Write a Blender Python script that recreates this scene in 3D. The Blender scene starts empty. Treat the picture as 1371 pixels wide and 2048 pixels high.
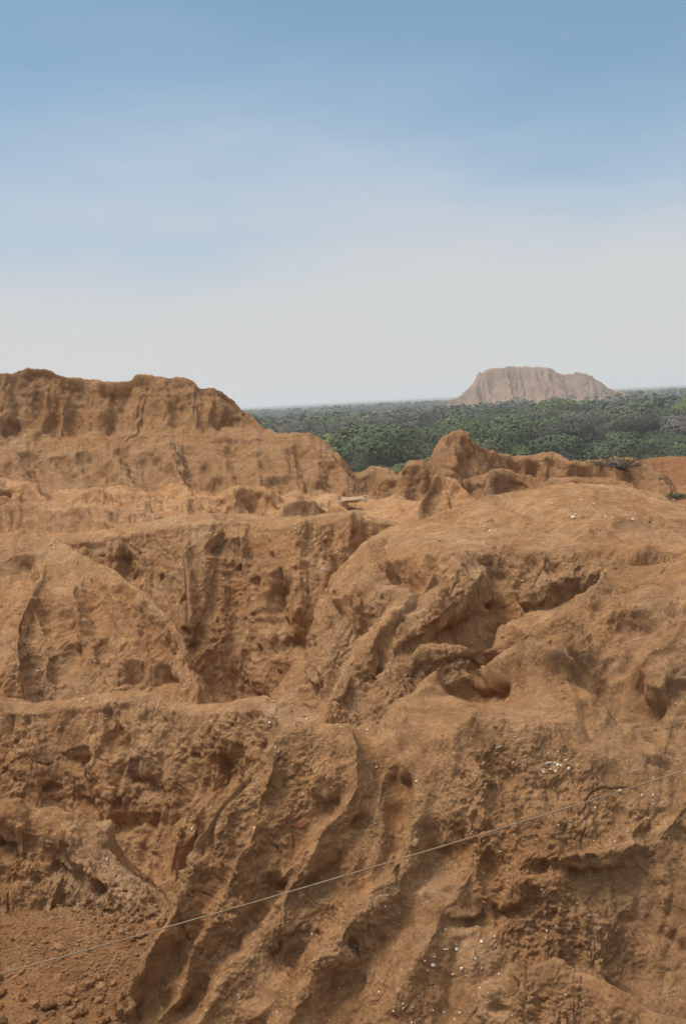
import bpy, math, random
import numpy as np
from concurrent.futures import ThreadPoolExecutor

C = bpy.context.scene.collection
scene = bpy.context.scene
rng = np.random.default_rng(7)
random.seed(7)

# ------------------------------------------------------------------ camera
EYE = 18.0                       # eye above the forest plain, metres
F = 2100.0                       # focal length in photograph pixels
PITCH = math.radians(5.98)
ROLL = math.radians(-2.96)
cam_d = bpy.data.cameras.new('camera')
cam = bpy.data.objects.new('camera', cam_d)
C.objects.link(cam)
cam_d.sensor_fit = 'VERTICAL'
cam_d.sensor_height = 36.0
cam_d.lens = 36.0 * F / 2048.0
cam_d.clip_start = 0.1
cam_d.clip_end = 30000.0
cam.location = (0, 0, EYE)
cam.rotation_mode = 'XYZ'


def rx(a):
    c, s = math.cos(a), math.sin(a)
    return np.array([[1, 0, 0], [0, c, -s], [0, s, c]])


def rz(a):
    c, s = math.cos(a), math.sin(a)
    return np.array([[c, -s, 0], [s, c, 0], [0, 0, 1]])


RM = rx(math.pi / 2 - PITCH) @ rz(ROLL)
import mathutils
cam.rotation_euler = mathutils.Matrix(RM.tolist()).to_euler('XYZ')
scene.camera = cam

# ------------------------------------------------------------------ light
SUN_EL, SUN_AZ = math.radians(61), math.radians(-80)     # azimuth measured clockwise from +Y (view direction)
world = bpy.data.worlds.new('World')
scene.world = world
world.use_nodes = True
wt = world.node_tree
wt.nodes.clear()


def wn(t, **k):
    n = wt.nodes.new(t)
    for a, b in k.items():
        setattr(n, a, b)
    return n


sky = wn('ShaderNodeTexSky', sky_type='NISHITA')
sky.sun_disc = False
sky.sun_elevation = SUN_EL
sky.sun_rotation = SUN_AZ
sky.air_density = 1.0
sky.dust_density = 0.6
sky.ozone_density = 1.6
geo = wn('ShaderNodeTexCoord')
sep = wn('ShaderNodeSeparateXYZ')
wt.links.new(geo.outputs['Generated'], sep.inputs[0])
# high thin cloud sheet: streaky noise on the sky direction, denser towards the horizon
mp = wn('ShaderNodeMapping')
mp.inputs['Scale'].default_value = (1.0, 1.0, 4.5)
mp.inputs['Rotation'].default_value = (0, math.radians(-9), 0)
mp.inputs['Location'].default_value = (0.35, 0.2, 0.1)
wt.links.new(geo.outputs['Generated'], mp.inputs[0])
nz = wn('ShaderNodeTexNoise')
nz.inputs['Scale'].default_value = 2.3
nz.inputs['Detail'].default_value = 7.0
nz.inputs['Roughness'].default_value = 0.5
wt.links.new(mp.outputs[0], nz.inputs['Vector'])
ma = wn('ShaderNodeMath', operation='MULTIPLY_ADD')      # elevation + noise offset
ma.inputs[1].default_value = 0.24
wt.links.new(nz.outputs['Fac'], ma.inputs[0])
wt.links.new(sep.outputs['Z'], ma.inputs[2])
sub = wn('ShaderNodeMath', operation='SUBTRACT')
sub.inputs[1].default_value = 0.12
wt.links.new(ma.outputs[0], sub.inputs[0])
cr = wn('ShaderNodeValToRGB')
cr.color_ramp.interpolation = 'EASE'
e = cr.color_ramp.elements
e[0].position, e[0].color = 0.0, (1, 1, 1, 1)
e[1].position, e[1].color = 0.80, (0.75, 0.75, 0.75, 1)
for p_, v_ in ((0.10, 0.97), (0.17, 0.88), (0.25, 0.62), (0.33, 0.42), (0.45, 0.40), (0.60, 0.60)):
    q = e.new(p_)
    q.color = (v_, v_, v_, 1)
wt.links.new(sub.outputs[0], cr.inputs[0])
cc = wn('ShaderNodeValToRGB')          # colour of the cloud sheet: grey mist low down, bluer where it thins
ce = cc.color_ramp.elements
ce[0].position, ce[0].color = 0.0, (0.660, 0.650, 0.640, 1)
ce[1].position, ce[1].color = 0.45, (0.60, 0.64, 0.70, 1)
for p_, v_ in ((0.09, (0.645, 0.660, 0.668)), (0.17, (0.50, 0.59, 0.705)), (0.25, (0.38, 0.515, 0.69)), (0.34, (0.33, 0.49, 0.66))):
    q = ce.new(p_)
    q.color = (*v_, 1)
mx = wn('ShaderNodeMix', data_type='RGBA')
mx.clamp_result = False
wt.links.new(cr.outputs['Color'], mx.inputs['Factor'])
tn_ = wn('ShaderNodeMix', data_type='RGBA', blend_type='MULTIPLY')
tn_.clamp_result = False
tn_.inputs['Factor'].default_value = 1.0
tn_.inputs[7].default_value = (0.70, 1.0, 0.98, 1)
wt.links.new(sky.outputs[0], tn_.inputs[6])
wt.links.new(tn_.outputs[2], mx.inputs[6])
mr = wn('ShaderNodeMapRange')
mr.inputs['From Min'].default_value = 0.45
mr.inputs['From Max'].default_value = 0.95
mr.inputs['To Min'].default_value = 10.0
mr.inputs['To Max'].default_value = 26.0
wt.links.new(sep.outputs['Z'], mr.inputs[0])
vs_ = wn('ShaderNodeVectorMath', operation='SCALE')
wt.links.new(sub.outputs[0], cc.inputs[0])
wt.links.new(cc.outputs[0], vs_.inputs[0])
wt.links.new(mr.outputs[0], vs_.inputs['Scale'])
wt.links.new(vs_.outputs[0], mx.inputs[7])
bg = wn('ShaderNodeBackground')
bg.inputs['Strength'].default_value = 0.10
wo = wn('ShaderNodeOutputWorld')
wt.links.new(mx.outputs[2], bg.inputs['Color'])
wt.links.new(bg.outputs[0], wo.inputs['Surface'])

sun_d = bpy.data.lights.new('sun', 'SUN')
sun_d.energy = 3.3
sun_d.angle = math.radians(22)
sun_d.color = (1.0, 0.95, 0.87)
sun = bpy.data.objects.new('sun', sun_d)
C.objects.link(sun)
sd = mathutils.Vector((math.sin(SUN_AZ) * math.cos(SUN_EL), math.cos(SUN_AZ) * math.cos(SUN_EL), math.sin(SUN_EL)))
sun.rotation_euler = sd.to_track_quat('Z', 'Y').to_euler()
sun.location = (0, 0, 60)

scene.view_settings.view_transform = 'Standard'
scene.view_settings.look = 'None'
scene.view_settings.exposure = 0.0
scene.view_settings.gamma = 1.0
scene.view_settings.use_curve_mapping = False
scene.cycles.use_denoising = True
scene.cycles.max_bounces = 4
scene.cycles.diffuse_bounces = 3
scene.cycles.volume_bounces = 1
scene.cycles.transparent_max_bounces = 4
scene.cycles.use_adaptive_sampling = True

# ------------------------------------------------------------------ helpers
POOL = ThreadPoolExecutor(4)


def chunked(fn, *arrs, n=60000):
    """run fn over flat float arrays in threads"""
    N = len(arrs[0])
    parts = [(i, min(N, i + n)) for i in range(0, N, n)]
    res = list(POOL.map(lambda p: fn(*[a[p[0]:p[1]] for a in arrs]), parts))
    if isinstance(res[0], tuple):
        return tuple(np.concatenate([r[k] for r in res]) for k in range(len(res[0])))
    return np.concatenate(res)


_perm = np.random.default_rng(3).permutation(256).astype(np.int32)
_perm = np.concatenate([_perm, _perm, _perm])
_g = np.random.default_rng(5).normal(size=(256, 3)).astype(np.float32)
_g /= np.linalg.norm(_g, axis=1)[:, None]
_gx, _gy, _gz = [np.ascontiguousarray(_g[:, i]) for i in range(3)]


def perlin3(x, y, z):
    x = x.astype(np.float32); y = y.astype(np.float32); z = z.astype(np.float32)
    xi = np.floor(x); yi = np.floor(y); zi = np.floor(z)
    xf = x - xi; yf = y - yi; zf = z - zi
    xi = xi.astype(np.int32) & 255; yi = yi.astype(np.int32) & 255; zi = zi.astype(np.int32) & 255
    u = xf * xf * xf * (xf * (xf * 6 - 15) + 10)
    v = yf * yf * yf * (yf * (yf * 6 - 15) + 10)
    w = zf * zf * zf * (zf * (zf * 6 - 15) + 10)
    out = 0
    for dx in (0, 1):
        a = _perm[xi + dx]
        wx = u if dx else 1 - u
        for dy in (0, 1):
            b = _perm[a + yi + dy]
            wy = v if dy else 1 - v
            for dz in (0, 1):
                h = _perm[b + zi + dz]
                wz = w if dz else 1 - w
                out = out + wx * wy * wz * (_gx[h] * (xf - dx) + _gy[h] * (yf - dy) + _gz[h] * (zf - dz))
    return out * 1.6


def P3(x, y, z):
    return chunked(perlin3, x, y, z)


def ray(px, py):
    d = RM @ np.array([(px - 685.5) / F, -(py - 1024.0) / F, -1.0])
    return d / d[1]


def at(px, py, Y):
    """photograph pixel + forward distance -> world point"""
    d = ray(px, py) * Y
    return np.array([d[0], d[1], d[2] + EYE])


def project(x, y, z):
    p = np.stack([x, y, z - EYE]).astype(np.float32)
    c = RM.T.astype(np.float32) @ p.reshape(3, -1)
    w = -c[2]
    w = np.where(w < 0.1, 0.1, w)
    return 685.5 + F * c[0] / w, 1024.0 - F * c[1] / w, w


def smax(a, b, k):
    h = np.clip(0.5 + 0.5 * (a - b) / k, 0, 1)
    return b + (a - b) * h + k * h * (1 - h)


def mesh_from(name, verts, faces, mat, smooth=True, parent=None):
    """verts (N,3), faces (M,k)"""
    me = bpy.data.meshes.new(name)
    verts = np.ascontiguousarray(verts, dtype=np.float32)
    faces = np.ascontiguousarray(faces, dtype=np.int32)
    k = faces.shape[1]
    me.vertices.add(len(verts))
    me.vertices.foreach_set('co', verts.ravel())
    me.loops.add(faces.size)
    me.loops.foreach_set('vertex_index', faces.ravel())
    me.polygons.add(len(faces))
    me.polygons.foreach_set('loop_start', np.arange(0, faces.size, k, dtype=np.int32))
    me.polygons.foreach_set('use_smooth', np.full(len(faces), smooth, dtype=bool))
    me.update(calc_edges=True)
    me.validate()
    me.materials.append(mat)
    o = bpy.data.objects.new(name, me)
    C.objects.link(o)
    if parent:
        o.parent = parent
    return o


def tag(o, label=None, cat=None, group=None, kind=None):
    if label: o['label'] = label
    if cat: o['category'] = cat
    if group: o['group'] = group
    if kind: o['kind'] = kind
    return o


# ------------------------------------------------------------------ materials
class MatB:
    def __init__(s, name, rough=0.95):
        s.m = bpy.data.materials.new(name)
        s.m.use_nodes = True
        s.t = s.m.node_tree
        s.b = s.t.nodes['Principled BSDF']
        s.b.inputs['Roughness'].default_value = rough
        s.b.inputs['Specular IOR Level'].default_value = 0.12
        s.pos = s.t.nodes.new('ShaderNodeNewGeometry').outputs['Position']

    def n(s, t, **k):
        q = s.t.nodes.new(t)
        for a, b in k.items():
            setattr(q, a, b)
        return q

    def scaled(s, v, loc=(0, 0, 0)):
        q = s.n('ShaderNodeMapping')
        q.inputs['Scale'].default_value = v
        q.inputs['Location'].default_value = loc
        s.t.links.new(s.pos, q.inputs[0])
        return q.outputs[0]

    def noise(s, scale, detail=4, rough=0.55, vec=None, dist=0.0):
        q = s.n('ShaderNodeTexNoise')
        q.inputs['Scale'].default_value = scale
        q.inputs['Detail'].default_value = detail
        q.inputs['Roughness'].default_value = rough
        q.inputs['Distortion'].default_value = dist
        s.t.links.new(vec or s.pos, q.inputs['Vector'])
        return q.outputs['Fac']

    def vor(s, scale, feature='F1', vec=None, out='Distance', rand=1.0):
        q = s.n('ShaderNodeTexVoronoi', feature=feature)
        q.inputs['Scale'].default_value = scale
        q.inputs['Randomness'].default_value = rand
        s.t.links.new(vec or s.pos, q.inputs['Vector'])
        return q.outputs[out]

    def ramp(s, fac, stops, interp='LINEAR'):
        q = s.n('ShaderNodeValToRGB')
        q.color_ramp.interpolation = interp
        el = q.color_ramp.elements
        for i, (p, c) in enumerate(stops):
            if i < 2:
                el[i].position = p
                k = el[i]
            else:
                k = el.new(p)
            if not isinstance(c, (tuple, list)):
                c = (c, c, c)
            k.color = (*c, 1)
        s.t.links.new(fac, q.inputs[0])
        return q.outputs['Color']

    def mix(s, fac, a, b, blend='MIX'):
        q = s.n('ShaderNodeMix', data_type='RGBA', blend_type=blend)
        for v, i in ((fac, 0), (a, 6), (b, 7)):
            if isinstance(v, (float, int)):
                q.inputs[i].default_value = v
            elif isinstance(v, tuple):
                q.inputs[i].default_value = (*v, 1)
            else:
                s.t.links.new(v, q.inputs[i])
        return q.outputs[2]

    def math(s, op, a, b=0.0, c=0.0):
        q = s.n('ShaderNodeMath', operation=op)
        for i, v in enumerate((a, b, c)):
            if isinstance(v, (float, int)):
                q.inputs[i].default_value = v
            else:
                s.t.links.new(v, q.inputs[i])
        return q.outputs[0]

    def bump(s, h, dist, strength=1.0, prev=None):
        q = s.n('ShaderNodeBump')
        q.inputs['Distance'].default_value = dist
        q.inputs['Strength'].default_value = strength
        s.t.links.new(h, q.inputs['Height'])
        if prev is not None:
            s.t.links.new(prev, q.inputs['Normal'])
        return q.outputs['Normal']

    def color(s, c):
        if isinstance(c, tuple):
            s.b.inputs['Base Color'].default_value = (*c, 1)
        else:
            s.t.links.new(c, s.b.inputs['Base Color'])

    def normal(s, n_):
        s.t.links.new(n_, s.b.inputs['Normal'])


def soil_material(name, far=False, tint=(1, 1, 1), coarse=False):
    M = MatB(name, 0.97)
    k = 0.25 if far else 1.0
    t = lambda c: tuple(c[i] * tint[i] for i in range(3))
    big = M.noise(0.35 * k, 5, 0.6, dist=0.6)
    med = M.noise(1.6 * k, 6, 0.62, dist=0.3)
    base = M.ramp(med, [(0.30, t((0.475, 0.227, 0.092))), (0.70, t((0.610, 0.328, 0.148)))])
    greyer = t((0.54, 0.330, 0.172))
    redder = t((0.44, 0.200, 0.075))
    base = M.mix(M.ramp(big, [(0.45, 0.0), (0.72, 0.6)]), base, greyer)
    base = M.mix(M.ramp(M.noise(0.5 * k, 4, 0.6, vec=M.scaled((1, 1, 1.8), (9, 4, 2))), [(0.56, 0.0), (0.74, 0.55)]), base, redder)
    pale = M.math('MULTIPLY', M.ramp(M.noise(0.7 * k, 7, 0.68, vec=M.scaled((1, 1, 1), (20, 4, 7))), [(0.50, 0.0), (0.66, 1.0)]), 0.40)
    base = M.mix(pale, base, t((0.66, 0.43, 0.25)))
    dark = M.math('MULTIPLY', M.ramp(M.noise(1.1 * k, 7, 0.7, vec=M.scaled((1, 1, 0.6), (2, 44, 7))), [(0.54, 0.0), (0.66, 1.0)]), 0.35)
    base = M.mix(dark, base, t((0.34, 0.165, 0.07)))
    # faint courses of the old mud bricks
    lay = M.noise(1.0, 3, 0.5, vec=M.scaled((0.5 * k, 0.5 * k, 7.0 * k)))
    base = M.mix(M.ramp(lay, [(0.35, 0.14), (0.55, 0.0)]), base, t((0.30, 0.155, 0.07)))
    # grit: fine light and dark grains
    if not far:
        g = M.noise(26.0, 5, 0.75)
        base = M.mix(0.6, base, M.ramp(g, [(0.30, (0.60, 0.58, 0.56)), (0.70, (1.40, 1.42, 1.44))]), 'MULTIPLY')
        v = M.vor(24.0, out='Distance')
        vm = M.math('MULTIPLY', M.ramp(v, [(0.16, 1.0), (0.24, 0.0)]), M.ramp(M.noise(0.9, 4, 0.6, vec=M.scaled((1, 1, 1), (3, 8, 1))), [(0.50, 0.0), (0.66, 1.0)]))
        col = M.vor(24.0, out='Color')
        cs = M.n('ShaderNodeSeparateColor')
        M.t.links.new(col, cs.inputs[0])
        vm = M.math('MULTIPLY', vm, M.math('GREATER_THAN', cs.outputs[0], 0.78))
        base = M.mix(vm, base, (0.62, 0.50, 0.38))
        g = M.noise(5.0, 5, 0.72)
        base = M.mix(0.55, base, M.ramp(g, [(0.32, (0.60, 0.58, 0.56)), (0.68, (1.32, 1.33, 1.34))]), 'MULTIPLY')
        g = M.noise(2.2, 6, 0.78)
        base = M.mix(0.5, base, M.ramp(g, [(0.35, (0.66, 0.63, 0.60)), (0.65, (1.28, 1.29, 1.30))]), 'MULTIPLY')
    else:
        g = M.noise(5.0, 5, 0.7)
        base = M.mix(0.5, base, M.ramp(g, [(0.28, (0.6, 0.58, 0.56)), (0.72, (1.35, 1.36, 1.38))]), 'MULTIPLY')
    M.color(base)
    if not far:
        n0 = M.bump(M.noise(2.4, 8, 0.75), 0.30, 1.0) if coarse else None
        n1 = M.bump(M.noise(9.0, 8, 0.75), 0.09, 1.0, n0)
        n2 = M.bump(M.noise(34.0, 6, 0.78), 0.045, 1.0, n1)
        n3 = M.bump(M.vor(30.0, 'SMOOTH_F1'), 0.012, 0.6, n2)
        warp = M.n('ShaderNodeVectorMath', operation='ADD')
        wv = M.n('ShaderNodeTexNoise')
        wv.inputs['Scale'].default_value = 3.0
        wv.inputs['Detail'].default_value = 4
        M.t.links.new(M.pos, wv.inputs['Vector'])
        sc_ = M.n('ShaderNodeVectorMath', operation='SCALE')
        sc_.inputs['Scale'].default_value = 0.45
        M.t.links.new(wv.outputs['Color'], sc_.inputs[0])
        M.t.links.new(sc_.outputs[0], warp.inputs[0])
        M.t.links.new(M.pos, warp.inputs[1])
        cv = M.vor(1.9, 'DISTANCE_TO_EDGE', vec=warp.outputs[0])
        mask = M.ramp(M.noise(1.1, 3, 0.6), [(0.56, 0.0), (0.68, 1.0)])
        crack = M.math('MULTIPLY', M.ramp(cv, [(0.0, 1.0), (0.022, 0.0)]), mask)
        n4 = M.bump(M.math('SUBTRACT', 1.0, crack), 0.025, 0.8, n3)
        M.normal(n4)
    else:
        n1 = M.bump(M.noise(1.6, 7, 0.68), 0.35, 0.9)
        M.normal(M.bump(M.noise(7.0, 6, 0.75), 0.09, 0.9, n1))
    return M.m


SOIL = soil_material('eroded_adobe')
SOIL_DARK = soil_material('dark_earth', tint=(0.74, 0.68, 0.62))  # same soil, tinted darker and redder
SOIL_TERR = soil_material('red_adobe', tint=(0.66, 0.56, 0.50), coarse=True)
SOIL_MESA = soil_material('mesa_adobe', tint=(0.86, 0.86, 0.86), coarse=True)

# ------------------------------------------------------------------ terrain: crests and faces
# every ridge: list of (px, py, forward distance), front profile, back profile: (distance, drop) pairs
STEEP = ((0, 0), (0.15, 0.06), (0.45, 0.45), (1.0, 1.9), (1.5, 3.0), (4, 7), (40, 50))
WALL = ((0, 0), (0.32, 0.06), (0.5, 0.3), (1.0, 1.2), (1.6, 2.1), (4, 5), (40, 45))
BACK = ((0, 0), (0.3, 0.10), (0.8, 0.7), (2.0, 3.0), (4, 6), (40, 50))
GB = ((0, 0), (0.5, 0.05), (2.5, 0.3), (8, 1.2), (40, 12))
SOFT = ((0, 0), (0.15, 0.06), (0.6, 0.55), (1.5, 1.7), (3.0, 3.6), (40, 45))
FARF = ((0, 0), (0.6, 0.12), (1.2, 1.3), (3.5, 4.4), (8, 8.0), (60, 50))
EF = ((0, 0), (0.9, 0.12), (1.3, 0.55), (2.1, 2.0), (3.0, 3.5), (5, 5.5), (40, 45))
CLIFF = ((0, 0), (0.3, 0.22), (1.2, 1.25), (2.4, 2.8), (4, 3.5), (8, 5.5), (60, 40))

RIDGES = [
    # wall across the left middle ground
    ('B', [(-500, 1350, 18.33), (-200, 1380, 17.77), (0, 1390, 17.43), (60, 1403, 17.20), (150, 1397, 17.20), (280, 1386, 16.96), (350, 1403, 16.72), (440, 1408, 16.36),
           (530, 1391, 15.76), (590, 1413, 15.16), (640, 1470, 14.44)], WALL, BACK),
    # low ridge at the left edge
    ('C', [(-500, 1560, 14.32), (0, 1607, 13.50), (80, 1622, 13.40), (150, 1642, 13.20), (180, 1665, 13.10), (230, 1722, 12.80), (290, 1782, 12.50), (330, 1822, 12.30)], WALL, BACK),
    # long crest behind, its face runs down into the gorge
    ('E', [(-500, 1060, 26.00), (0, 1068, 25.60), (60, 1056, 25.60), (150, 1062, 25.76), (250, 1052, 25.84), (350, 1033, 26.00), (450, 1030, 26.00), (540, 1036, 26.00),
           (620, 1035, 26.00), (700, 1027, 26.09), (760, 1035, 26.43), (800, 1050, 26.86)], EF, BACK),
    ('D', [(60, 1062, 25.0), (110, 1084, 24.2), (170, 1112, 23.0), (240, 1152, 21.9), (300, 1200, 20.9), (350, 1252, 20.1), (380, 1292, 19.5), (396, 1345, 18.9), (404, 1400, 18.4)],
     ((0, 0), (0.3, 0.06), (1.0, 0.6), (3.0, 2.3), (5.0, 4.2), (40, 45)), STEEP),
    ('D2', [(110, 1084, 24.2), (90, 1130, 22.6), (50, 1200, 21.0), (30, 1290, 19.6)], SOFT, SOFT),
    ('L', [(-300, 1300, 20.15), (0, 1322, 19.69), (40, 1332, 19.47), (62, 1372, 19.24), (75, 1400, 19.01)], STEEP, BACK),
    # small mounds between that crest and the hill
    ('G1', [(-300, 930, 42), (0, 962, 41), (60, 967, 41), (110, 1000, 40), (130, 1012, 39.5)], SOFT, GB),
    ('G2', [(110, 1010, 39.5), (150, 985, 39.5), (200, 972, 39.5), (250, 985, 39), (300, 1005, 38.5), (345, 1035, 38)], SOFT, GB),
    ('G3', [(-200, 1010, 35), (0, 1008, 35), (60, 1003, 35), (110, 1015, 34.6), (160, 1010, 34.4), (200, 1030, 34), (250, 1050, 33.6)], SOFT, GB),
    ('G4', [(440, 1030, 41), (460, 975, 42), (500, 968, 42.5), (545, 985, 42), (565, 1030, 41)], SOFT, GB),
    ('G8', [(610, 1000, 43.5), (600, 950, 47), (580, 905, 50.5)], SOFT, SOFT),
    # mounds in the centre, far edge of the ruin
    ('H1', [(690, 950, 50), (730, 940, 51), (762, 930, 51), (785, 944, 50)], FARF, FARF),
    ('H2', [(785, 950, 47), (800, 930, 47), (830, 921, 47), (862, 923, 47), (885, 940, 46.5)], FARF, FARF),
    ('H3', [(878, 950, 53), (890, 885, 55), (905, 864, 56), (925, 862, 56), (945, 878, 56), (975, 898, 57), (1015, 910, 58), (1050, 914, 58), (1085, 905, 58), (1110, 904, 58), (1140, 916, 57),
            (1190, 925, 56), (1250, 929, 54), (1290, 942, 51), (1320, 968, 47)], FARF, FARF),
    ('H4', [(826, 1030, 36), (845, 985, 38), (870, 952, 39.5), (900, 958, 39.5), (950, 985, 38), (990, 1010, 37)], SOFT, SOFT),
    ('H5', [(950, 950, 47), (1000, 935, 48), (1060, 945, 48), (1100, 955, 47), (1200, 950, 45), (1290, 965, 43)], FARF, FARF),
    ('H6', [(560, 1010, 36), (600, 998, 37), (660, 1000, 38), (700, 1020, 37)], SOFT, SOFT),
    # spurs of the right middle ground falling to the gorge
    ('F1', [(735, 1085, 22.0), (716, 1150, 19.4), (712, 1190, 18.6), (690, 1235, 18.5), (660, 1292, 18.2), (622, 1352, 17.9), (600, 1410, 17.6), (600, 1460, 17.2)], ((0, 0), (0.15, 0.08), (0.4, 0.5), (0.9, 1.6), (1.6, 3.2), (4, 6), (40, 45)), SOFT),
    ('F2', [(735, 1160, 19.0), (780, 1178, 18.4), (822, 1190, 17.9), (800, 1225, 17.3), (745, 1275, 16.5), (700, 1335, 15.6), (660, 1400, 14.7), (645, 1460, 14)], STEEP, STEEP),
    ('F3', [(1600, 1080, 17.5), (1300, 1105, 18.3), (1200, 1097, 18.8), (1100, 1099, 19.0), (985, 1094, 19.4), (925, 1108, 19.2), (870, 1140, 18.6), (835, 1180, 17.8), (770, 1250, 16.4), (745, 1300, 15.8)], BACK, STEEP),
    # crest above the foreground mass
    ('P2', [(1010, 1262, 13.1), (955, 1290, 13.0), (890, 1290, 13.0), (852, 1291, 12.9), (803, 1325, 12.6), (776, 1332, 12.5), (762, 1390, 12.1)], STEEP, STEEP),
    ('Q', [(985, 1965, 8.4), (1025, 1920, 8.35), (1060, 1930, 8.3), (1110, 1925, 8.25), (1160, 1945, 8.2), (1215, 1975, 8.05), (1290, 2010, 7.9), (1400, 2060, 7.7)], STEEP, STEEP),
    # left hill skyline
    ('M', [(-700, 740, 58.3), (-200, 745, 57.2), (0, 748, 56.6), (30, 741, 56.6), (60, 737, 56.6), (100, 738, 56.5), (125, 748, 56.4), (160, 755, 56.4), (230, 765, 56.1), (262, 764, 56.1), (280, 752, 56.1),
           (300, 751, 56.1), (335, 757, 55.8), (375, 752, 55.8), (400, 757, 55.5), (420, 768, 55.4), (455, 777, 55.2), (480, 798, 55.0), (505, 820, 54.4), (525, 842, 53.8), (560, 860, 53.0)], CLIFF, SOFT),
]
PATCHES = [
    # (name, boundary, interior control points, outside profile)
    ('A', [(225, 2048, 8.9), (240, 1962, 9.05), (290, 1870, 9.3), (340, 1800, 9.5), (385, 1720, 9.75), (392, 1660, 9.95), (440, 1592, 10.1), (510, 1530, 10.25), (560, 1482, 10.35), (600, 1445, 10.5),
           (640, 1446, 10.6), (690, 1460, 10.7), (760, 1450, 11.0), (805, 1405, 11.4), (850, 1395, 11.9), (900, 1417, 12.0), (945, 1420, 12.0), (955, 1340, 12.8), (985, 1256, 13.6), (1000, 1245, 13.7), (1040, 1222, 13.6), (1110, 1204, 13.5), (1200, 1166, 13.4), (1290, 1128, 13.4),
           (1371, 1099, 13.3), (1800, 960, 13.2), (2000, 2048, 7.8), (1600, 2900, 6.6), (1000, 2900, 6.9), (225, 2900, 7.2)],
     [(1130, 1368, 11.2), (1040, 1350, 11.85), (1000, 1420, 11.0), (1250, 1400, 10.9), (1371, 1350, 10.7), (1371, 1550, 9.9), (1150, 1600, 9.6), (1371, 1800, 9.0), (1250, 1950, 8.75), (1371, 2048, 8.4),
      (900, 1700, 9.35), (900, 1900, 8.85), (1000, 2048, 8.5), (650, 1800, 9.25), (600, 2048, 8.65), (400, 2048, 8.8), (640, 1600, 9.95), (500, 1700, 9.7), (450, 1850, 9.25), (1000, 1500, 10.1), (850, 1500, 10.2), (800, 1450, 10.7), (1200, 1290, 11.75), (1040, 1262, 12.75), (1120, 1240, 12.6), (1200, 1205, 12.5), (1290, 1175, 12.35), (1371, 1150, 12.2), (1500, 1110, 12.2)],
     ((0, 0), (0.08, 0.1), (0.35, 0.9), (0.8, 2.0), (4, 7), (40, 50))),
    ('F', [(800, 1047, 22.6), (850, 1030, 22.9), (930, 1001, 23.5), (1000, 983, 23.9), (1060, 973, 24.2), (1150, 968, 24.4), (1220, 968, 24.4), (1290, 974, 24.2), (1371, 1000, 23.6), (1900, 1080, 21), (1800, 1070, 17.5),
           (1371, 1098, 18.1), (1300, 1107, 18.5), (1200, 1098, 19), (1100, 1101, 19.2), (985, 1096, 19.6), (925, 1110, 19.3), (850, 1125, 19.4), (790, 1120, 19.8), (735, 1165, 19.0), (718, 1150, 19.4), (728, 1105, 20.6), (745, 1075, 21.6)],
     [(1000, 1040, 21.4), (1200, 1035, 21.4), (1371, 1055, 20.6), (870, 1075, 20.9)],
     ((0, 0), (0.15, 0.05), (0.5, 0.4), (1.2, 1.6), (2.5, 3.4), (5, 6), (40, 45))),
    # body of the left hill below its cliff
    ('MB', [(-700, 860, 56), (0, 862, 55), (300, 852, 54), (480, 850, 53.5), (560, 861, 53), (620, 868, 52), (655, 885, 51), (675, 905, 50), (690, 937, 48.5), (700, 975, 46.5), (690, 1003, 45), (560, 1015, 43.5),
            (450, 1045, 42.5), (330, 1045, 42), (0, 1045, 42), (-700, 1045, 43)],
     [(0, 890, 52.5), (300, 882, 52), (550, 880, 51), (0, 960, 47), (200, 950, 47.5), (450, 950, 47), (620, 950, 47)],
     ((0, 0), (0.3, 0.1), (1.0, 0.9), (3, 3.2), (60, 45))),
    # low terrace far right
    ('T', [(1180, 924, 100), (1260, 918, 100), (1371, 913, 98), (2200, 900, 95), (2200, 1000, 55), (1371, 992, 58), (1300, 965, 62), (1220, 950, 75)], [(1371, 945, 76)],
     ((0, 0), (1, 0.4), (4, 2.5), (60, 40))),
]
FLOOR = [  # px, py, Y, or world x, y, z (relative to the eye) when tagged 'w'
    (150, 1950, 11.1), (100, 1850, 12.0), (0, 2048, 10.2), (220, 1850, 12.0), (200, 2048, 10.3), (0, 1850, 11.9), (300, 1730, 15.2), (360, 1745, 15.0), (320, 1800, 13.2),
    ('w', -7, 15.5, -6.4), ('w', -3, 20, -7.2), ('w', -8, 21, -7.2), ('w', -1.5, 20, -6.6), (595, 1405, 19.6),
    ('w', 0, 14, -5.3), ('w', 2.2, 15.8, -5.3), ('w', 5, 15.6, -5.0), ('w', 9, 15.5, -4.6),
    ('w', -12, 29, -5.2), ('w', 0, 31, -5.0), ('w', -4, 36, -5), ('w', -14, 38, -5), (700, 1030, 38), (760, 1030, 38), (900, 1010, 42), ('w', 9, 44, -5), ('w', 20, 44, -5), ('w', 20, 70, -6.5), ('w', 5, 64, -6.5), ('w', 40, 90, -6.5),
    ('w', 0, 90, -12), ('w', 20, 120, -16), ('w', -20, 125, -16), ('w', 0, 150, -19.5), ('w', 60, 150, -19.5), ('w', -60, 150, -19.5),
    ('w', 0, 4, -6), ('w', 3, 3, -6), ('w', -3, 4, -6),
]


def world_pts(l):
    return np.array([at(*p) if p[0] != 'w' else np.array([p[1], p[2], p[3] + EYE]) for p in l])


def smooth_line(p, n=3):
    q = [p[0]]
    P = np.concatenate([[2 * p[0] - p[1]], p, [2 * p[-1] - p[-2]]])
    for i in range(1, len(P) - 2):
        for k in range(1, n + 1):
            t = k / n
            q.append(0.5 * (2 * P[i] + (P[i + 1] - P[i - 1]) * t + (2 * P[i - 1] - 5 * P[i] + 4 * P[i + 1] - P[i + 2]) * t * t + (3 * P[i] - P[i - 1] - 3 * P[i + 1] + P[i + 2]) * t ** 3))
    return np.array(q)


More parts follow.
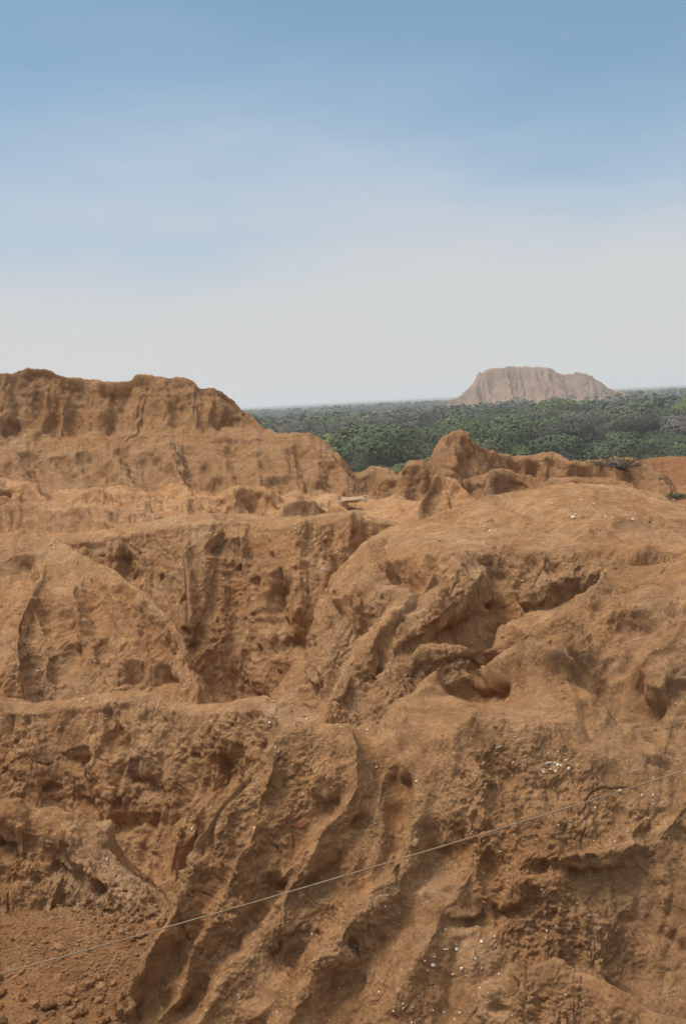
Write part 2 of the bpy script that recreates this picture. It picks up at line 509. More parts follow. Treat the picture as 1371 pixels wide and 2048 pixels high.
for i, r in enumerate(RIDGES):
    RIDGES[i] = (r[0], smooth_line(world_pts(r[1])), np.array(r[2]), np.array(r[3]))


def tps_fit(pts):
    n = len(pts)
    xy = pts[:, :2]
    d2 = ((xy[:, None] - xy[None]) ** 2).sum(-1)
    K = 0.5 * d2 * np.log(d2 + 1e-9)
    K += np.eye(n) * 0.02
    A = np.zeros((n + 3, n + 3))
    A[:n, :n] = K
    A[:n, n] = 1
    A[:n, n + 1:] = xy
    A[n, :n] = 1
    A[n + 1:, :n] = xy.T
    b = np.concatenate([pts[:, 2], [0, 0, 0]])
    return xy.astype(np.float32), np.linalg.solve(A, b)


def tps_eval(fit, x, y):
    xy, w = fit
    n = len(xy)
    out = w[n] + w[n + 1] * x.astype(np.float64) + w[n + 2] * y
    for i in range(n):
        d2 = (x.astype(np.float64) - xy[i, 0]) ** 2 + (y - xy[i, 1]) ** 2
        out = out + w[i] * 0.5 * d2 * np.log(d2 + 1e-9)
    return out


PF = []
for (nm, bnd, inn, prof) in PATCHES:
    b = world_pts(bnd)
    allp = np.concatenate([b, world_pts(inn)]) if inn else b
    PF.append((nm, b, tps_fit(allp), np.array(prof)))
FLP = world_pts(FLOOR)


def near_seg(x, y, pts, closed=False):
    """nearest point on a polyline: distance, point x,y,z, side"""
    best = np.full(x.shape, 1e12)
    cx = np.zeros_like(best); cy = np.zeros_like(best); cz = np.zeros_like(best); sd_ = np.zeros_like(best)
    n = len(pts)
    for i in range(n if closed else n - 1):
        a = pts[i]; b = pts[(i + 1) % n]
        dx, dy = b[0] - a[0], b[1] - a[1]
        L = dx * dx + dy * dy + 1e-9
        t = np.clip(((x - a[0]) * dx + (y - a[1]) * dy) / L, 0, 1)
        qx = a[0] + t * dx; qy = a[1] + t * dy
        d = (x - qx) ** 2 + (y - qy) ** 2
        m = d < best
        best = np.where(m, d, best)
        cx = np.where(m, qx, cx); cy = np.where(m, qy, cy); cz = np.where(m, a[2] + t * (b[2] - a[2]), cz)
        sd_ = np.where(m, (dx * (y - a[1]) - dy * (x - a[0])) / math.sqrt(L), sd_)
    return np.sqrt(best), cx, cy, cz, sd_


def inside(x, y, pts):
    r = np.zeros(x.shape, bool)
    n = len(pts)
    for i in range(n):
        x1, y1 = pts[i][:2]; x2, y2 = pts[(i + 1) % n][:2]
        c = ((y1 > y) != (y2 > y)) & (x < (x2 - x1) * (y - y1) / (y2 - y1 + 1e-12) + x1)
        r ^= c
    return r


def height(x, y, detail=True):
    x = x.astype(np.float64); y = y.astype(np.float64)
    sc = np.clip(y / 20.0, 0.8, 2.6)
    # warp so that crests and edges wander
    zz = np.zeros_like(x)
    wx = perlin3(x * 0.9 / sc, y * 0.9 / sc, zz + 3.3) * 0.16 * sc + perlin3(x * 2.6 / sc, y * 2.6 / sc, zz + 8.1) * 0.08 * sc
    wy = perlin3(x * 0.9 / sc, y * 0.9 / sc, zz + 13.3) * 0.16 * sc + perlin3(x * 2.6 / sc, y * 2.6 / sc, zz + 18.1) * 0.08 * sc
    x2 = x + wx; y2 = y + wy
    w = 0; s = 0
    for p in FLP:
        d = ((x - p[0]) ** 2 + (y - p[1]) ** 2 + 0.3) ** -1.5
        w = w + d; s = s + d * p[2]
    h = s / w
    ids = np.zeros(x.shape, np.int32)
    for k, (nm, pts, pf, pb) in enumerate(RIDGES):
        mar = 14 if pts[:, 1].max() < 40 else 40
        m = (x > pts[:, 0].min() - mar) & (x < pts[:, 0].max() + mar) & (y > pts[:, 1].min() - mar) & (y < pts[:, 1].max() + mar)
        if not m.any():
            continue
        X = x2[m]; Y = y2[m]; S = sc[m]
        d, cx, cy, cz, sdv = near_seg(X, Y, pts)
        # buttresses and flutes: the face advances and retreats along the crest
        sw = np.clip(sdv / (d + 0.02), -1, 1)
        wf = 0.5 - 0.5 * np.sin(sw * math.pi / 2)
        fl = perlin3((0.75 * cx + 0.25 * X) * 0.8 / S, (0.75 * cy + 0.25 * Y) * 0.8 / S, k + sw * 0.4) * 0.42
        d = d * (1 + fl)
        drop = wf * np.interp(d, pf[:, 0], pf[:, 1]) + (1 - wf) * np.interp(d, pb[:, 0], pb[:, 1])
        hh = cz - drop
        kk = 0.06 + 0.16 * (S - 0.8)
        up = hh > h[m]
        idm = ids[m]; idm[up] = k + 1; ids[m] = idm
        h[m] = smax(hh, h[m], kk)
    for k, (nm, b, fit, pr) in enumerate(PF):
        mar = 12 if b[:, 1].max() < 40 else 30
        m = (x > b[:, 0].min() - mar) & (x < b[:, 0].max() + mar) & (y > b[:, 1].min() - mar) & (y < b[:, 1].max() + mar)
        if not m.any():
            continue
        X = x2[m]; Y = y2[m]; S = sc[m]
        d, cx, cy, cz, sdv = near_seg(X, Y, b, True)
        ins = inside(X, Y, b)
        fl = perlin3((0.75 * cx + 0.25 * X) * 0.9 / S, (0.75 * cy + 0.25 * Y) * 0.9 / S, np.full(X.shape, k + 31.0)) * 0.45
        ex = np.where(ins, X, cx); ey = np.where(ins, Y, cy)
        z0 = tps_eval(fit, ex, ey)
        z0 = np.where(ins, z0, z0 * 0.0 + np.where(d > 0, cz, z0))
        dd = np.where(ins, 0, d * (1 + fl))
        hh = z0 - np.interp(dd, pr[:, 0], pr[:, 1])
        kk = 0.06 + 0.16 * (S - 0.8)
        up = hh > h[m]
        idm = ids[m]; idm[up] = 100 + k; ids[m] = idm
        h[m] = smax(hh, h[m], kk)
    return h, ids


def H(x, y):
    return chunked(height, x, y)


def hits(pxs):
    """cast photograph pixels on the raw terrain, return world points"""
    Ys = np.geomspace(5.5, 140, 1400)
    D = np.array([ray(*p) for p in pxs])
    X = (D[:, 0][:, None] * Ys).ravel(); Yv = np.tile(Ys, len(pxs)); Z = (D[:, 2][:, None] * Ys + EYE).ravel()
    h, _ = H(X, Yv)
    below = (Z < h).reshape(len(pxs), -1)
    idx = np.argmax(below, axis=1)
    return np.stack([D[:, 0] * Ys[idx], Ys[idx], D[:, 2] * Ys[idx] + EYE], 1)


# polar grid, resampled so that faces turned to the viewer get enough vertices
NA, NR = 1400, 1800
AZ = np.linspace(math.radians(-28), math.radians(28), NA)
nr0 = 1300
R0 = np.geomspace(4.0, 150.0, nr0)
NC = 288
AZc = np.linspace(AZ[0], AZ[-1], NC)
gx = (np.sin(AZc)[:, None] * R0).ravel(); gy = (np.cos(AZc)[:, None] * R0).ravel()
h0, _ = H(gx, gy)
h0 = h0.reshape(NC, nr0)
el = (h0 - EYE) / R0
run = np.maximum.accumulate(el, axis=1)
vis = np.where(el >= run - 0.004, 1.0, 0.25)
dz = np.abs(np.diff(h0, axis=1)); dr = np.diff(R0)[None]
ds = np.sqrt(dz ** 2 + (dr * 0.8) ** 2) / R0[None, 1:] * vis[:, 1:]
ker = np.ones(9) / 9
ds = np.apply_along_axis(lambda a: np.convolve(np.pad(a, 4, mode='edge'), ker, 'valid'), 0, ds)
cs_ = np.concatenate([np.zeros((NC, 1)), np.cumsum(ds, 1)], 1)
cs_ /= cs_[:, -1:]
Rr = np.zeros((NC, NR))
uu = np.linspace(0, 1, NR)
for i in range(NC):
    Rr[i] = np.interp(uu, cs_[i], R0)
Rg = np.zeros((NA, NR))
for j in range(NR):
    Rg[:, j] = np.interp(AZ, AZc, Rr[:, j])
X = (np.sin(AZ)[:, None] * Rg).ravel(); Y = (np.cos(AZ)[:, None] * Rg).ravel()
Z, ID = H(X, Y)


def normals(X, Y, Z):
    P = np.stack([X, Y, Z], -1).reshape(NA, NR, 3)
    du = np.gradient(P, axis=0); dv = np.gradient(P, axis=1)
    n = np.cross(dv, du)
    n *= np.sign(n[..., 2:3] + 1e-12)
    n /= np.linalg.norm(n, axis=-1, keepdims=True) + 1e-12
    return n.reshape(-1, 3)


def blur(a, k):
    """box blur over the grid, twice"""
    g = a.reshape(NA, NR, -1).astype(np.float64)
    for _ in range(2):
        for ax in (0, 1):
            pad = [(0, 0)] * 3
            pad[ax] = (k + 1, k)
            c = np.cumsum(np.pad(g, pad, mode='edge'), axis=ax)
            n = g.shape[ax]
            g = (np.take(c, np.arange(2 * k + 1, 2 * k + 1 + n), axis=ax) - np.take(c, np.arange(0, n), axis=ax)) / (2 * k + 1)
    return g.reshape(a.shape)


def unit(n):
    return n / (np.linalg.norm(n, axis=1, keepdims=True) + 1e-9)


def seg3(px_, py_, pz_, a, b):
    d = b - a
    L = (d * d).sum() + 1e-9
    t = np.clip(((px_ - a[0]) * d[0] + (py_ - a[1]) * d[1] + (pz_ - a[2]) * d[2]) / L, 0, 1)
    return np.sqrt((px_ - a[0] - t * d[0]) ** 2 + (py_ - a[1] - t * d[1]) ** 2 + (pz_ - a[2] - t * d[2]) ** 2)


# strokes: gullies, hollows and small spurs; pixel polyline, half width m, height m (negative cuts in)
STROKES = [
    # gorge wall
    ([(440, 1095), (425, 1180), (405, 1240), (385, 1290), (392, 1330)], 0.20, -0.55),
    ([(558, 1175), (545, 1215), (560, 1235)], 0.30, -0.45), ([(575, 1285), (605, 1310), (600, 1360), (590, 1400)], 0.28, -0.6),
    ([(500, 1250), (480, 1320)], 0.3, 0.15), ([(250, 1110), (262, 1150)], 0.2, -0.3), ([(480, 1080), (500, 1150), (510, 1250), (520, 1360)], 0.5, 0.3),
    ([(640, 1150), (650, 1230), (640, 1290)], 0.5, 0.25),
    ([(115, 1090), (170, 1119), (240, 1159), (300, 1207), (350, 1259), (384, 1315), (397, 1385)], 0.16, 0.14), ([(185, 1150), (190, 1220), (210, 1290)], 0.25, -0.16), ([(290, 1220), (285, 1300), (300, 1340)], 0.25, -0.14),
    ([(0, 1078), (60, 1070), (110, 1086)], 0.25, 0.12),
    ([(0, 1615), (80, 1630), (150, 1650), (180, 1675), (230, 1732), (290, 1792)], 0.10, 0.16), ([(0, 1680), (60, 1700), (100, 1720)], 0.25, -0.3), ([(130, 1690), (200, 1760), (280, 1815)], 0.15, 0.12),
    ([(450, 1040), (440, 1090)], 0.2, -0.3), ([(460, 1045), (420, 1170), (395, 1250)], 0.25, 0.2), ([(600, 1050), (590, 1150), (600, 1220)], 0.4, 0.3), ([(700, 1040), (680, 1120), (690, 1200)], 0.4, 0.25),
    # left spur face
    ([(265, 1345), (295, 1355), (312, 1345)], 0.22, -0.5), ([(322, 1325), (325, 1385)], 0.16, -0.4), ([(70, 1320), (85, 1310)], 0.16, -0.35), ([(140, 1300), (120, 1350)], 0.15, -0.3),
    ([(240, 1180), (268, 1218), (300, 1250), (330, 1300)], 0.14, -0.4), ([(35, 1130), (40, 1200), (30, 1260)], 0.3, -0.35), ([(100, 1210), (120, 1250)], 0.15, -0.2),
    ([(150, 1180), (155, 1250), (190, 1300)], 0.22, 0.18),
    # wall of the near left
    ([(235, 1475), (245, 1490)], 0.16, -0.45), ([(140, 1520), (165, 1515)], 0.13, -0.35), ([(235, 1530), (245, 1545), (290, 1560)], 0.18, -0.4), ([(160, 1590), (185, 1600)], 0.14, -0.35),
    ([(355, 1590), (362, 1640)], 0.10, -0.35), ([(440, 1530), (420, 1570), (450, 1550)], 0.24, -0.3), ([(215, 1420), (218, 1470)], 0.06, -0.25), ([(283, 1405), (284, 1440)], 0.035, -0.2),
    ([(195, 1500), (205, 1580), (205, 1680)], 0.2, 0.25), ([(300, 1500), (330, 1560), (350, 1620)], 0.22, 0.18), ([(60, 1480), (70, 1560)], 0.25, 0.12), ([(240, 1650), (300, 1640)], 0.12, -0.25),
    # low ridge left
    ([(0, 1750), (60, 1765)], 0.13, -0.35), ([(110, 1690), (130, 1675)], 0.08, -0.15), ([(60, 1650), (75, 1690)], 0.07, -0.15),
    # foreground mass: spurs and the gullies between them
    ([(1245, 1150), (1200, 1210), (1190, 1290), (1130, 1355), (1050, 1352), (1000, 1380), (940, 1402), (860, 1398)], 0.20, 0.30),
    ([(1090, 1285), (1040, 1320), (990, 1345)], 0.30, -0.20), ([(1150, 1260), (1120, 1290)], 0.2, -0.10), ([(1285, 1260), (1240, 1320), (1195, 1380)], 0.26, -0.16), ([(1371, 1260), (1310, 1330), (1290, 1390)], 0.26, 0.16), ([(1371, 1370), (1260, 1420), (1200, 1450)], 0.2, -0.16),
    ([(850, 1400), (822, 1450), (812, 1520), (822, 1600), (800, 1700), (740, 1800), (660, 1900), (600, 2000), (560, 2060)], 0.26, 0.24),
    ([(802, 1500), (800, 1560), (792, 1630), (780, 1700), (715, 1780), (640, 1850), (580, 1930)], 0.17, -0.26), ([(800, 1540), (795, 1590), (788, 1680)], 0.11, -0.25),
    ([(690, 1480), (705, 1560), (690, 1640), (620, 1690), (560, 1740), (540, 1800), (480, 1900), (430, 1990), (400, 2060)], 0.2, 0.19),
    ([(660, 1600), (600, 1660), (548, 1730), (525, 1800), (455, 1893), (370, 2000), (340, 2048)], 0.15, -0.24), ([(545, 1765), (520, 1820), (470, 1885)], 0.10, -0.25),
    ([(600, 1450), (560, 1520), (520, 1600), (505, 1690), (480, 1760), (430, 1850), (380, 1940), (320, 2060)], 0.13, 0.20),
    ([(510, 1600), (480, 1670), (432, 1745), (405, 1840), (340, 1920), (300, 2010)], 0.12, -0.20),
    ([(395, 1660), (400, 1740), (365, 1830), (300, 1910), (260, 2000)], 0.10, 0.20), ([(545, 1750), (540, 1790)], 0.05, -0.25), ([(500, 1640), (510, 1620)], 0.05, -0.22),
    ([(740, 1465), (760, 1540), (740, 1640), (680, 1720), (620, 1800)], 0.16, -0.16), ([(900, 1420), (950, 1470), (960, 1560)], 0.22, 0.14), ([(880, 1700), (840, 1790), (760, 1880), (700, 1980)], 0.2, -0.2), ([(960, 1660), (940, 1760), (860, 1880), (790, 2000)], 0.26, 0.14),
    ([(1155, 1400), (1165, 1445), (1185, 1480)], 0.05, -0.28), ([(1290, 1450), (1310, 1465)], 0.07, -0.25), ([(1310, 1525), (1330, 1530)], 0.06, -0.2), ([(1235, 1610), (1245, 1620)], 0.05, -0.22), ([(960, 1525), (970, 1515)], 0.045, -0.2),
    ([(915, 1555), (925, 1560)], 0.05, -0.16), ([(985, 1580), (975, 1620), (955, 1640)], 0.06, -0.14), ([(970, 1720), (965, 1760), (985, 1800), (1010, 1815)], 0.09, -0.3), ([(950, 1680), (955, 1710)], 0.03, -0.2),
    ([(1108, 1790), (1112, 1815), (1100, 1840)], 0.025, -0.18), ([(1240, 1775), (1260, 1830), (1285, 1900)], 0.02, -0.16), ([(1335, 1710), (1350, 1760)], 0.02, -0.14),
    ([(1235, 1975), (1255, 1990)], 0.075, -0.45), ([(1050, 1725), (1130, 1710), (1200, 1700), (1290, 1690)], 0.10, 0.12), ([(1060, 1790), (1000, 1830), (900, 1840)], 0.10, -0.10), ([(1300, 1680), (1310, 1720)], 0.1, -0.14),
    ([(1330, 1630), (1300, 1650)], 0.07, -0.22), ([(1371, 1610), (1320, 1680), (1310, 1760)], 0.1, 0.1), ([(1100, 1430), (1130, 1500)], 0.2, 0.08),
    ([(945, 1405), (1000, 1380), (1050, 1355), (1130, 1354), (1165, 1388), (1200, 1440)], 0.24, 0.28), ([(985, 1318), (1080, 1312)], 0.4, -0.28), ([(1220, 1390), (1310, 1440)], 0.3, -0.2),
    ([(1000, 1540), (1100, 1560), (1200, 1580)], 0.3, -0.14), ([(870, 1480), (950, 1470), (1060, 1480)], 0.3, 0.14), ([(1200, 1750), (1290, 1800), (1320, 1900)], 0.3, -0.16), ([(1050, 1770), (1100, 1760)], 0.2, 0.16),
    ([(780, 925), (790, 1000)], 0.5, 0.3), ([(1300, 932), (1335, 950), (1371, 972)], 1.0, -0.9), ([(1330, 928), (1371, 945)], 0.9, -0.8), ([(1200, 935), (1260, 930), (1371, 924)], 0.9, 0.5), ([(1290, 950), (1320, 975)], 0.9, -0.8), ([(1250, 940), (1300, 962)], 0.8, 0.5),
    # ridge running from the right crest
    ([(1200, 1235), (1175, 1290)], 0.13, -0.14), ([(1371, 1230), (1290, 1240), (1240, 1250)], 0.12, -0.12), ([(1050, 1300), (1100, 1260)], 0.25, -0.1),
    ([(1371, 1350), (1250, 1400), (1180, 1380), (1130, 1360)], 0.2, 0.12), ([(880, 1340), (900, 1370), (930, 1400)], 0.15, -0.2), ([(1130, 1370), (1150, 1420)], 0.15, 0.1),
    # right middle ground
    ([(800, 1120), (820, 1160), (828, 1180)], 0.22, -0.55), ([(860, 1120), (850, 1140)], 0.16, -0.3), ([(985, 1130), (995, 1150)], 0.2, -0.35), ([(1110, 1100), (1120, 1135)], 0.14, -0.3), ([(1010, 1210), (960, 1240), (900, 1260)], 0.35, -0.14),
    ([(840, 1270), (800, 1295), (760, 1320)], 0.32, -0.28), ([(930, 1120), (900, 1160), (860, 1200)], 0.35, 0.2), ([(1080, 1130), (1040, 1170), (1000, 1190)], 0.3, 0.2), ([(740, 1310), (690, 1380)], 0.25, -0.25),
    ([(1371, 1062), (1290, 1056), (1225, 1068), (1185, 1085)], 0.45, 0.35), ([(1290, 1112), (1200, 1142), (1110, 1165), (1060, 1180)], 0.3, 0.18), ([(1000, 1110), (950, 1160), (880, 1215), (820, 1270)], 0.3, 0.22), ([(900, 1120), (860, 1170), (800, 1240), (745, 1310)], 0.14, -0.22), ([(1060, 1115), (1040, 1160), (990, 1200)], 0.18, -0.2), ([(1180, 1070), (1100, 1078), (1010, 1080)], 0.3, -0.2), ([(900, 1030), (960, 1050), (1010, 1040)], 0.3, -0.2), ([(760, 1080), (790, 1120), (800, 1150)], 0.16, -0.3), ([(870, 1110), (862, 1140)], 0.14, -0.3), ([(1000, 1000), (1090, 1030), (1170, 1035)], 0.25, -0.18), ([(740, 1090), (735, 1140), (770, 1168), (820, 1184)], 0.22, 0.16), ([(1050, 1050), (1200, 1075), (1371, 1095)], 0.35, -0.12), ([(940, 1060), (1000, 1085)], 0.3, -0.1),
    # hill slope gullies
    ([(60, 905), (80, 950), (110, 985)], 0.45, -0.7), ([(175, 905), (190, 945), (235, 985)], 0.45, -0.8), ([(250, 900), (262, 950), (275, 985)], 0.4, -0.6), ([(375, 900), (385, 950), (400, 1000)], 0.45, -0.8),
    ([(460, 895), (490, 950), (500, 1000)], 0.4, -0.6), ([(600, 900), (615, 960), (620, 990)], 0.45, -0.8), ([(660, 930), (672, 985)], 0.35, -0.5), ([(540, 960), (548, 1000)], 0.3, -0.4), ([(20, 930), (10, 970)], 0.4, -0.6),
    ([(120, 915), (145, 935), (160, 950)], 0.4, -0.7), ([(205, 930), (215, 960)], 0.45, -0.6), ([(285, 920), (300, 960), (315, 1000), (325, 1020)], 0.5, -1.0), ([(400, 930), (412, 960)], 0.4, -0.6), ([(430, 960), (438, 990), (440, 1020)], 0.45, -1.1),
    ([(515, 905), (540, 935)], 0.25, -0.6), ([(565, 960), (575, 990)], 0.4, -0.9), ([(640, 960), (650, 1000)], 0.4, -0.6), ([(345, 905), (360, 960), (390, 1010)], 0.7, 0.5), ([(240, 920), (260, 970)], 0.6, 0.4), ([(470, 900), (500, 960)], 0.7, 0.4),
    ([(110, 990), (125, 1000)], 0.35, -0.6), ([(300, 905), (320, 930)], 0.3, -0.5), ([(340, 940), (335, 950)], 0.4, -0.5), ([(350, 980), (345, 1000)], 0.4, -0.5),
    ([(0, 882), (150, 880), (300, 876), (430, 873), (560, 878)], 0.35, 0.16), ([(430, 880), (530, 878)], 0.2, -0.3),
    ([(25, 840), (25, 862)], 0.24, -0.40), ([(70, 790), (70, 850)], 0.36, -0.20), ([(110, 800), (105, 850)], 0.30, -0.20), ([(140, 780), (145, 850)], 0.30, -0.25), ([(205, 780), (235, 800)], 0.30, -0.15), ([(225, 785), (232, 825)], 0.21, -0.30), ([(370, 790), (370, 815)], 0.24, -0.25),
    ([(285, 765), (290, 800)], 0.30, -0.20), ([(330, 770), (335, 820)], 0.36, 0.20), ([(170, 770), (185, 850)], 0.42, 0.20),
    # central mounds
    ([(900, 900), (905, 940)], 0.6, 0.3), ([(960, 950), (950, 985)], 0.6, -0.5), ([(1075, 955), (1070, 965)], 0.4, -0.5), ([(870, 975), (860, 1010)], 0.4, -0.4), ([(700, 985), (725, 1005)], 0.5, -0.5),
]
allpx = [p for s in STROKES for p in s[0]]
hp = hits(allpx)
q = 0
STR3 = []
for s in STROKES:
    n_ = len(s[0])
    STR3.append((hp[q:q + n_], s[1], s[2]))
    q += n_

N0 = unit(blur(normals(X, Y, Z), 7))
wxn = P3(X * 2.2, Y * 2.2, Z * 2.2) * 0.16 + P3(X * 6, Y * 6, Z * 6) * 0.05
wyn = P3(X * 2.2 + 50, Y * 2.2, Z * 2.2) * 0.16 + P3(X * 6 + 50, Y * 6, Z * 6) * 0.05
disp = np.zeros_like(X)
for pts, w, hgt in STR3:
    m = np.ones(len(X), bool)
    for ax, A_ in ((0, X), (1, Y), (2, Z)):
        m &= (A_ > pts[:, ax].min() - 3 * w) & (A_ < pts[:, ax].max() + 3 * w)
    ii = np.nonzero(m)[0]
    if not len(ii):
        continue
    ws = min(1.0, w / 0.25)
    xx = X[ii] + wxn[ii] * ws; yy = Y[ii] + wyn[ii] * ws; zz_ = Z[ii] + wxn[ii] * 0.7 * ws
    d = np.full(len(ii), 1e9)
    for a, b in zip(pts[:-1], pts[1:]):
        d = np.minimum(d, seg3(xx, yy, zz_, a, b))
    if hgt < 0:
        disp[ii] += max(hgt, -1.35 * w) * np.clip(1.08 - d / (1.5 * w), 0, 1) ** 1.25
    else:
        disp[ii] += hgt * np.exp(-np.sqrt((d / w) ** 2 * 2.2 + 0.04) + 0.2)
horiz = N0 * np.array([1, 1, 0.8])
X = X + horiz[:, 0] * disp; Y = Y + horiz[:, 1] * disp; Z = Z + horiz[:, 2] * disp

# erosion relief, octave by octave, fading where it would be finer than the grid
NB = N0
N1 = unit(blur(normals(X, Y, Z), 3) * 0.5 + NB * 0.5)
steep = np.clip(1.15 - N1[:, 2] * 1.25, 0, 1)
R = np.sqrt(X ** 2 + Y ** 2)
pix = R / 1050.0
S = np.clip(R / 20.0, 0.8, 3.2)


def lod(lam):
    return np.clip(lam / (pix * 4.0) - 0.4, 0, 1)


_h1 = np.random.default_rng(8).uniform(-0.5, 0.5, (256, 2)).astype(np.float32)


def gully(x, y, sx, sy):
    """stripes running along the fall line, sx, sy = unit vector across the slope"""
    xi = np.floor(x); yi = np.floor(y)
    fx = x - xi; fy = y - yi
    ii = xi.astype(np.int32); jj = yi.astype(np.int32)
    va = 0; wa = 1e-6; dv_ = 0
    for a in (-1, 0, 1):
        for b_ in (-1, 0, 1):
            h_ = _perm[_perm[(ii + a) & 255] + ((jj + b_) & 255)]
            px = fx - a - 0.5 - _h1[h_, 0]; py = fy - b_ - 0.5 - _h1[h_, 1]
            w = np.exp(-2.6 * (px * px + py * py))
            m = (px * sx + py * sy) * 6.2832
            va = va + np.cos(m) * w; dv_ = dv_ - np.sin(m) * w; wa = wa + w
    return va / wa, dv_ / wa


nxy = np.hypot(NB[:, 0], NB[:, 1]) + 1e-6
sx_ = -NB[:, 1] / nxy; sy_ = NB[:, 0] / nxy
NRAW = unit(blur(normals(X, Y, Z), 2))
nraw = np.hypot(NRAW[:, 0], NRAW[:, 1])
slope = np.clip((np.minimum(nxy, nraw + 0.12) - 0.16) / 0.45, 0, 1)
nearA = blur(np.where(ID == 100, 0.58, 0.78)[:, None], 5)[:, 0]
# trodden, rain-smoothed tops against crumbling faces
faces = 0.55 + 0.45 * np.clip((np.minimum(nxy, nraw + 0.1) - 0.2) / 0.35, 0, 1)
gx0 = NB[:, 0] / nxy; gy0 = NB[:, 1] / nxy
d = np.zeros_like(X)
b = P3(X / 1.7 / S, Y / 1.7 / S, Z / 1.7 / S)
d += b * 0.10 * S
qx, qy = X.copy(), Y.copy()
qx += P3(X / 0.7, Y / 0.7, Z / 0.7) * 0.10; qy += P3(X / 0.7 + 9, Y / 0.7, Z / 0.7) * 0.10
for lam, amp in ((1.25, 0.34), (0.55, 0.20), (0.25, 0.09), (0.12, 0.04)):
    Sg = np.clip(R / 24.0, 0.8, 1.9)
    l_ = lam * (Sg if lam > 0.2 else 1.0)
    v, dvv = chunked(gully, qx / l_, qy / l_, sx_, sy_)
    prof_ = 1 - np.sqrt(np.clip(0.5 + 0.5 * v, 0, 1) + 0.004)
    am = 0.35 + 0.65 * np.clip(P3(X / (l_ * 3) + 5, Y / (l_ * 3), Z / (l_ * 3)) * 2 + 0.5, 0, 1)
    d -= prof_ * amp * (S if lam > 0.2 else 1.0) * slope * am * lod(lam)
    # later gullies branch off the earlier ones
    gx0 = gx0 + sx_ * dvv * 0.35; gy0 = gy0 + sy_ * dvv * 0.35
    n_ = np.hypot(gx0, gy0) + 1e-6
    sx_ = -gy0 / n_; sy_ = gx0 / n_
# undercut lips: little horizontal shelves in the old brickwork
sh = P3(X * 1.1, Y * 1.1, Z * 6.0)
d += np.clip(sh * 2.5, -0.4, 0.4) * 0.045 * steep * lod(0.35)
msk = np.clip(P3(X * 0.9 + 9, Y * 0.9, Z * 0.9) * 2.2 + 0.5, 0, 1)
SF = np.clip(R / 16.0, 1.0, 4.0)
v = P3(X / 0.9 / SF, Y / 0.9 / SF + 60, Z / 0.7 / SF)
d += (np.abs(v) - 0.25) * 0.11 * SF * (0.4 + 0.6 * msk) * faces
v = P3(X / 0.4 / SF, Y / 0.4 / SF + 90, Z / 0.34 / SF)
d += (np.abs(v) - 0.25) * 0.065 * SF * (0.4 + 0.6 * msk) * faces
v = P3(X / 0.19 / SF, Y / 0.19 / SF + 20, Z / 0.17 / SF)
d += (np.abs(v) - 0.25) * 0.045 * SF * np.clip((R - 18) / 14, 0, 1)
v = P3(X / 0.09 / SF, Y / 0.09 / SF + 20, Z / 0.08 / SF)
d += (np.abs(v) - 0.25) * 0.030 * SF * np.clip((R - 22) / 14, 0, 1)
for lam, amp in ((0.20, 0.066), (0.10, 0.060), (0.05, 0.052), (0.026, 0.034)):
    l_ = lod(lam)
    if l_.max() <= 0:
        continue
    v = P3(X / lam + wxn * 3, Y / lam + 30, Z / lam * 1.25)
    d += (np.abs(v) - 0.25) * amp * l_ * (0.30 + 0.70 * msk + 0.35 * steep) * faces
# narrow drying cracks, cut into the surface
for lam, dep, wd in ((0.75, 0.07, 0.010), (0.34, 0.045, 0.014)):
    c1 = P3(X / lam + 3 + wxn * 2, Y / lam, Z / lam * 0.8)
    c2 = np.clip(P3(X / lam / 1.5 + 60, Y / lam / 1.5, Z / lam / 1.5) * 3 - 0.55, 0, 1)
    d -= np.clip(1 - np.abs(c1) / (wd * (1 + pix * 40)), 0, 1) * dep * c2 * lod(0.12)
# open pores
v = P3(X * 3.1 + 70, Y * 3.1, Z * 3.9)
d -= np.clip(v - 0.50, 0, 0.25) * 0.9 * lod(0.3) * (0.1 + steep)
d = d * nearA
X = X + N1[:, 0] * d; Y = Y + N1[:, 1] * d; Z = Z + N1[:, 2] * d
N2 = normals(X, Y, Z)

# ------------------------------------------------------------------ link terrain as three bodies
idx = np.arange(NA * NR).reshape(NA, NR)
quads = np.stack([idx[:-1, :-1], idx[1:, :-1], idx[1:, 1:], idx[:-1, 1:]], -1).reshape(-1, 4)
RN = [r[0] for r in RIDGES]
mesa_ids = [RN.index('M') + 1, 100 + 2]
far_ids = [RN.index(k) + 1 for k in ('H1', 'H2', 'H3', 'H5')] + [100 + 3]
cls = np.zeros(len(X), np.int32)
cls[np.isin(ID, mesa_ids)] = 1
cls[np.isin(ID, far_ids)] = 2
cls[(ID == 0) & (Y > 60)] = 2
fc = cls[quads[:, 0]]
V = np.stack([X, Y, Z], -1)


def sub_mesh(name, sel, mat):
    f = quads[sel]
    u, inv = np.unique(f, return_inverse=True)
    return mesh_from(name, V[u], inv.reshape(-1, 4), mat)


ter = tag(sub_mesh('terrain', fc == 0, SOIL), 'brown eroded mud-brick ridges and gullies filling the foreground', 'ground', kind='structure')
hil = tag(sub_mesh('hill', fc == 1, SOIL_MESA), 'flat-topped brown eroded hill with a cliff band at the left', 'hill', kind='structure')
ter.data.materials.append(SOIL_DARK)
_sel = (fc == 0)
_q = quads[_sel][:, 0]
dark_floor = (ID[_q] == 0) & (((Y[_q] < 14.5) & (X[_q] < 0.3)) | ((X[_q] > 8) & (Y[_q] > 30)))  # darker soil on the left rubble floor and the far right floor
ter.data.polygons.foreach_set('material_index', dark_floor.astype(np.int32))
hi2 = tag(sub_mesh('hills', fc == 2, SOIL_MESA), 'low eroded knolls at the far edge of the ruin before the forest', 'hills', kind='structure')

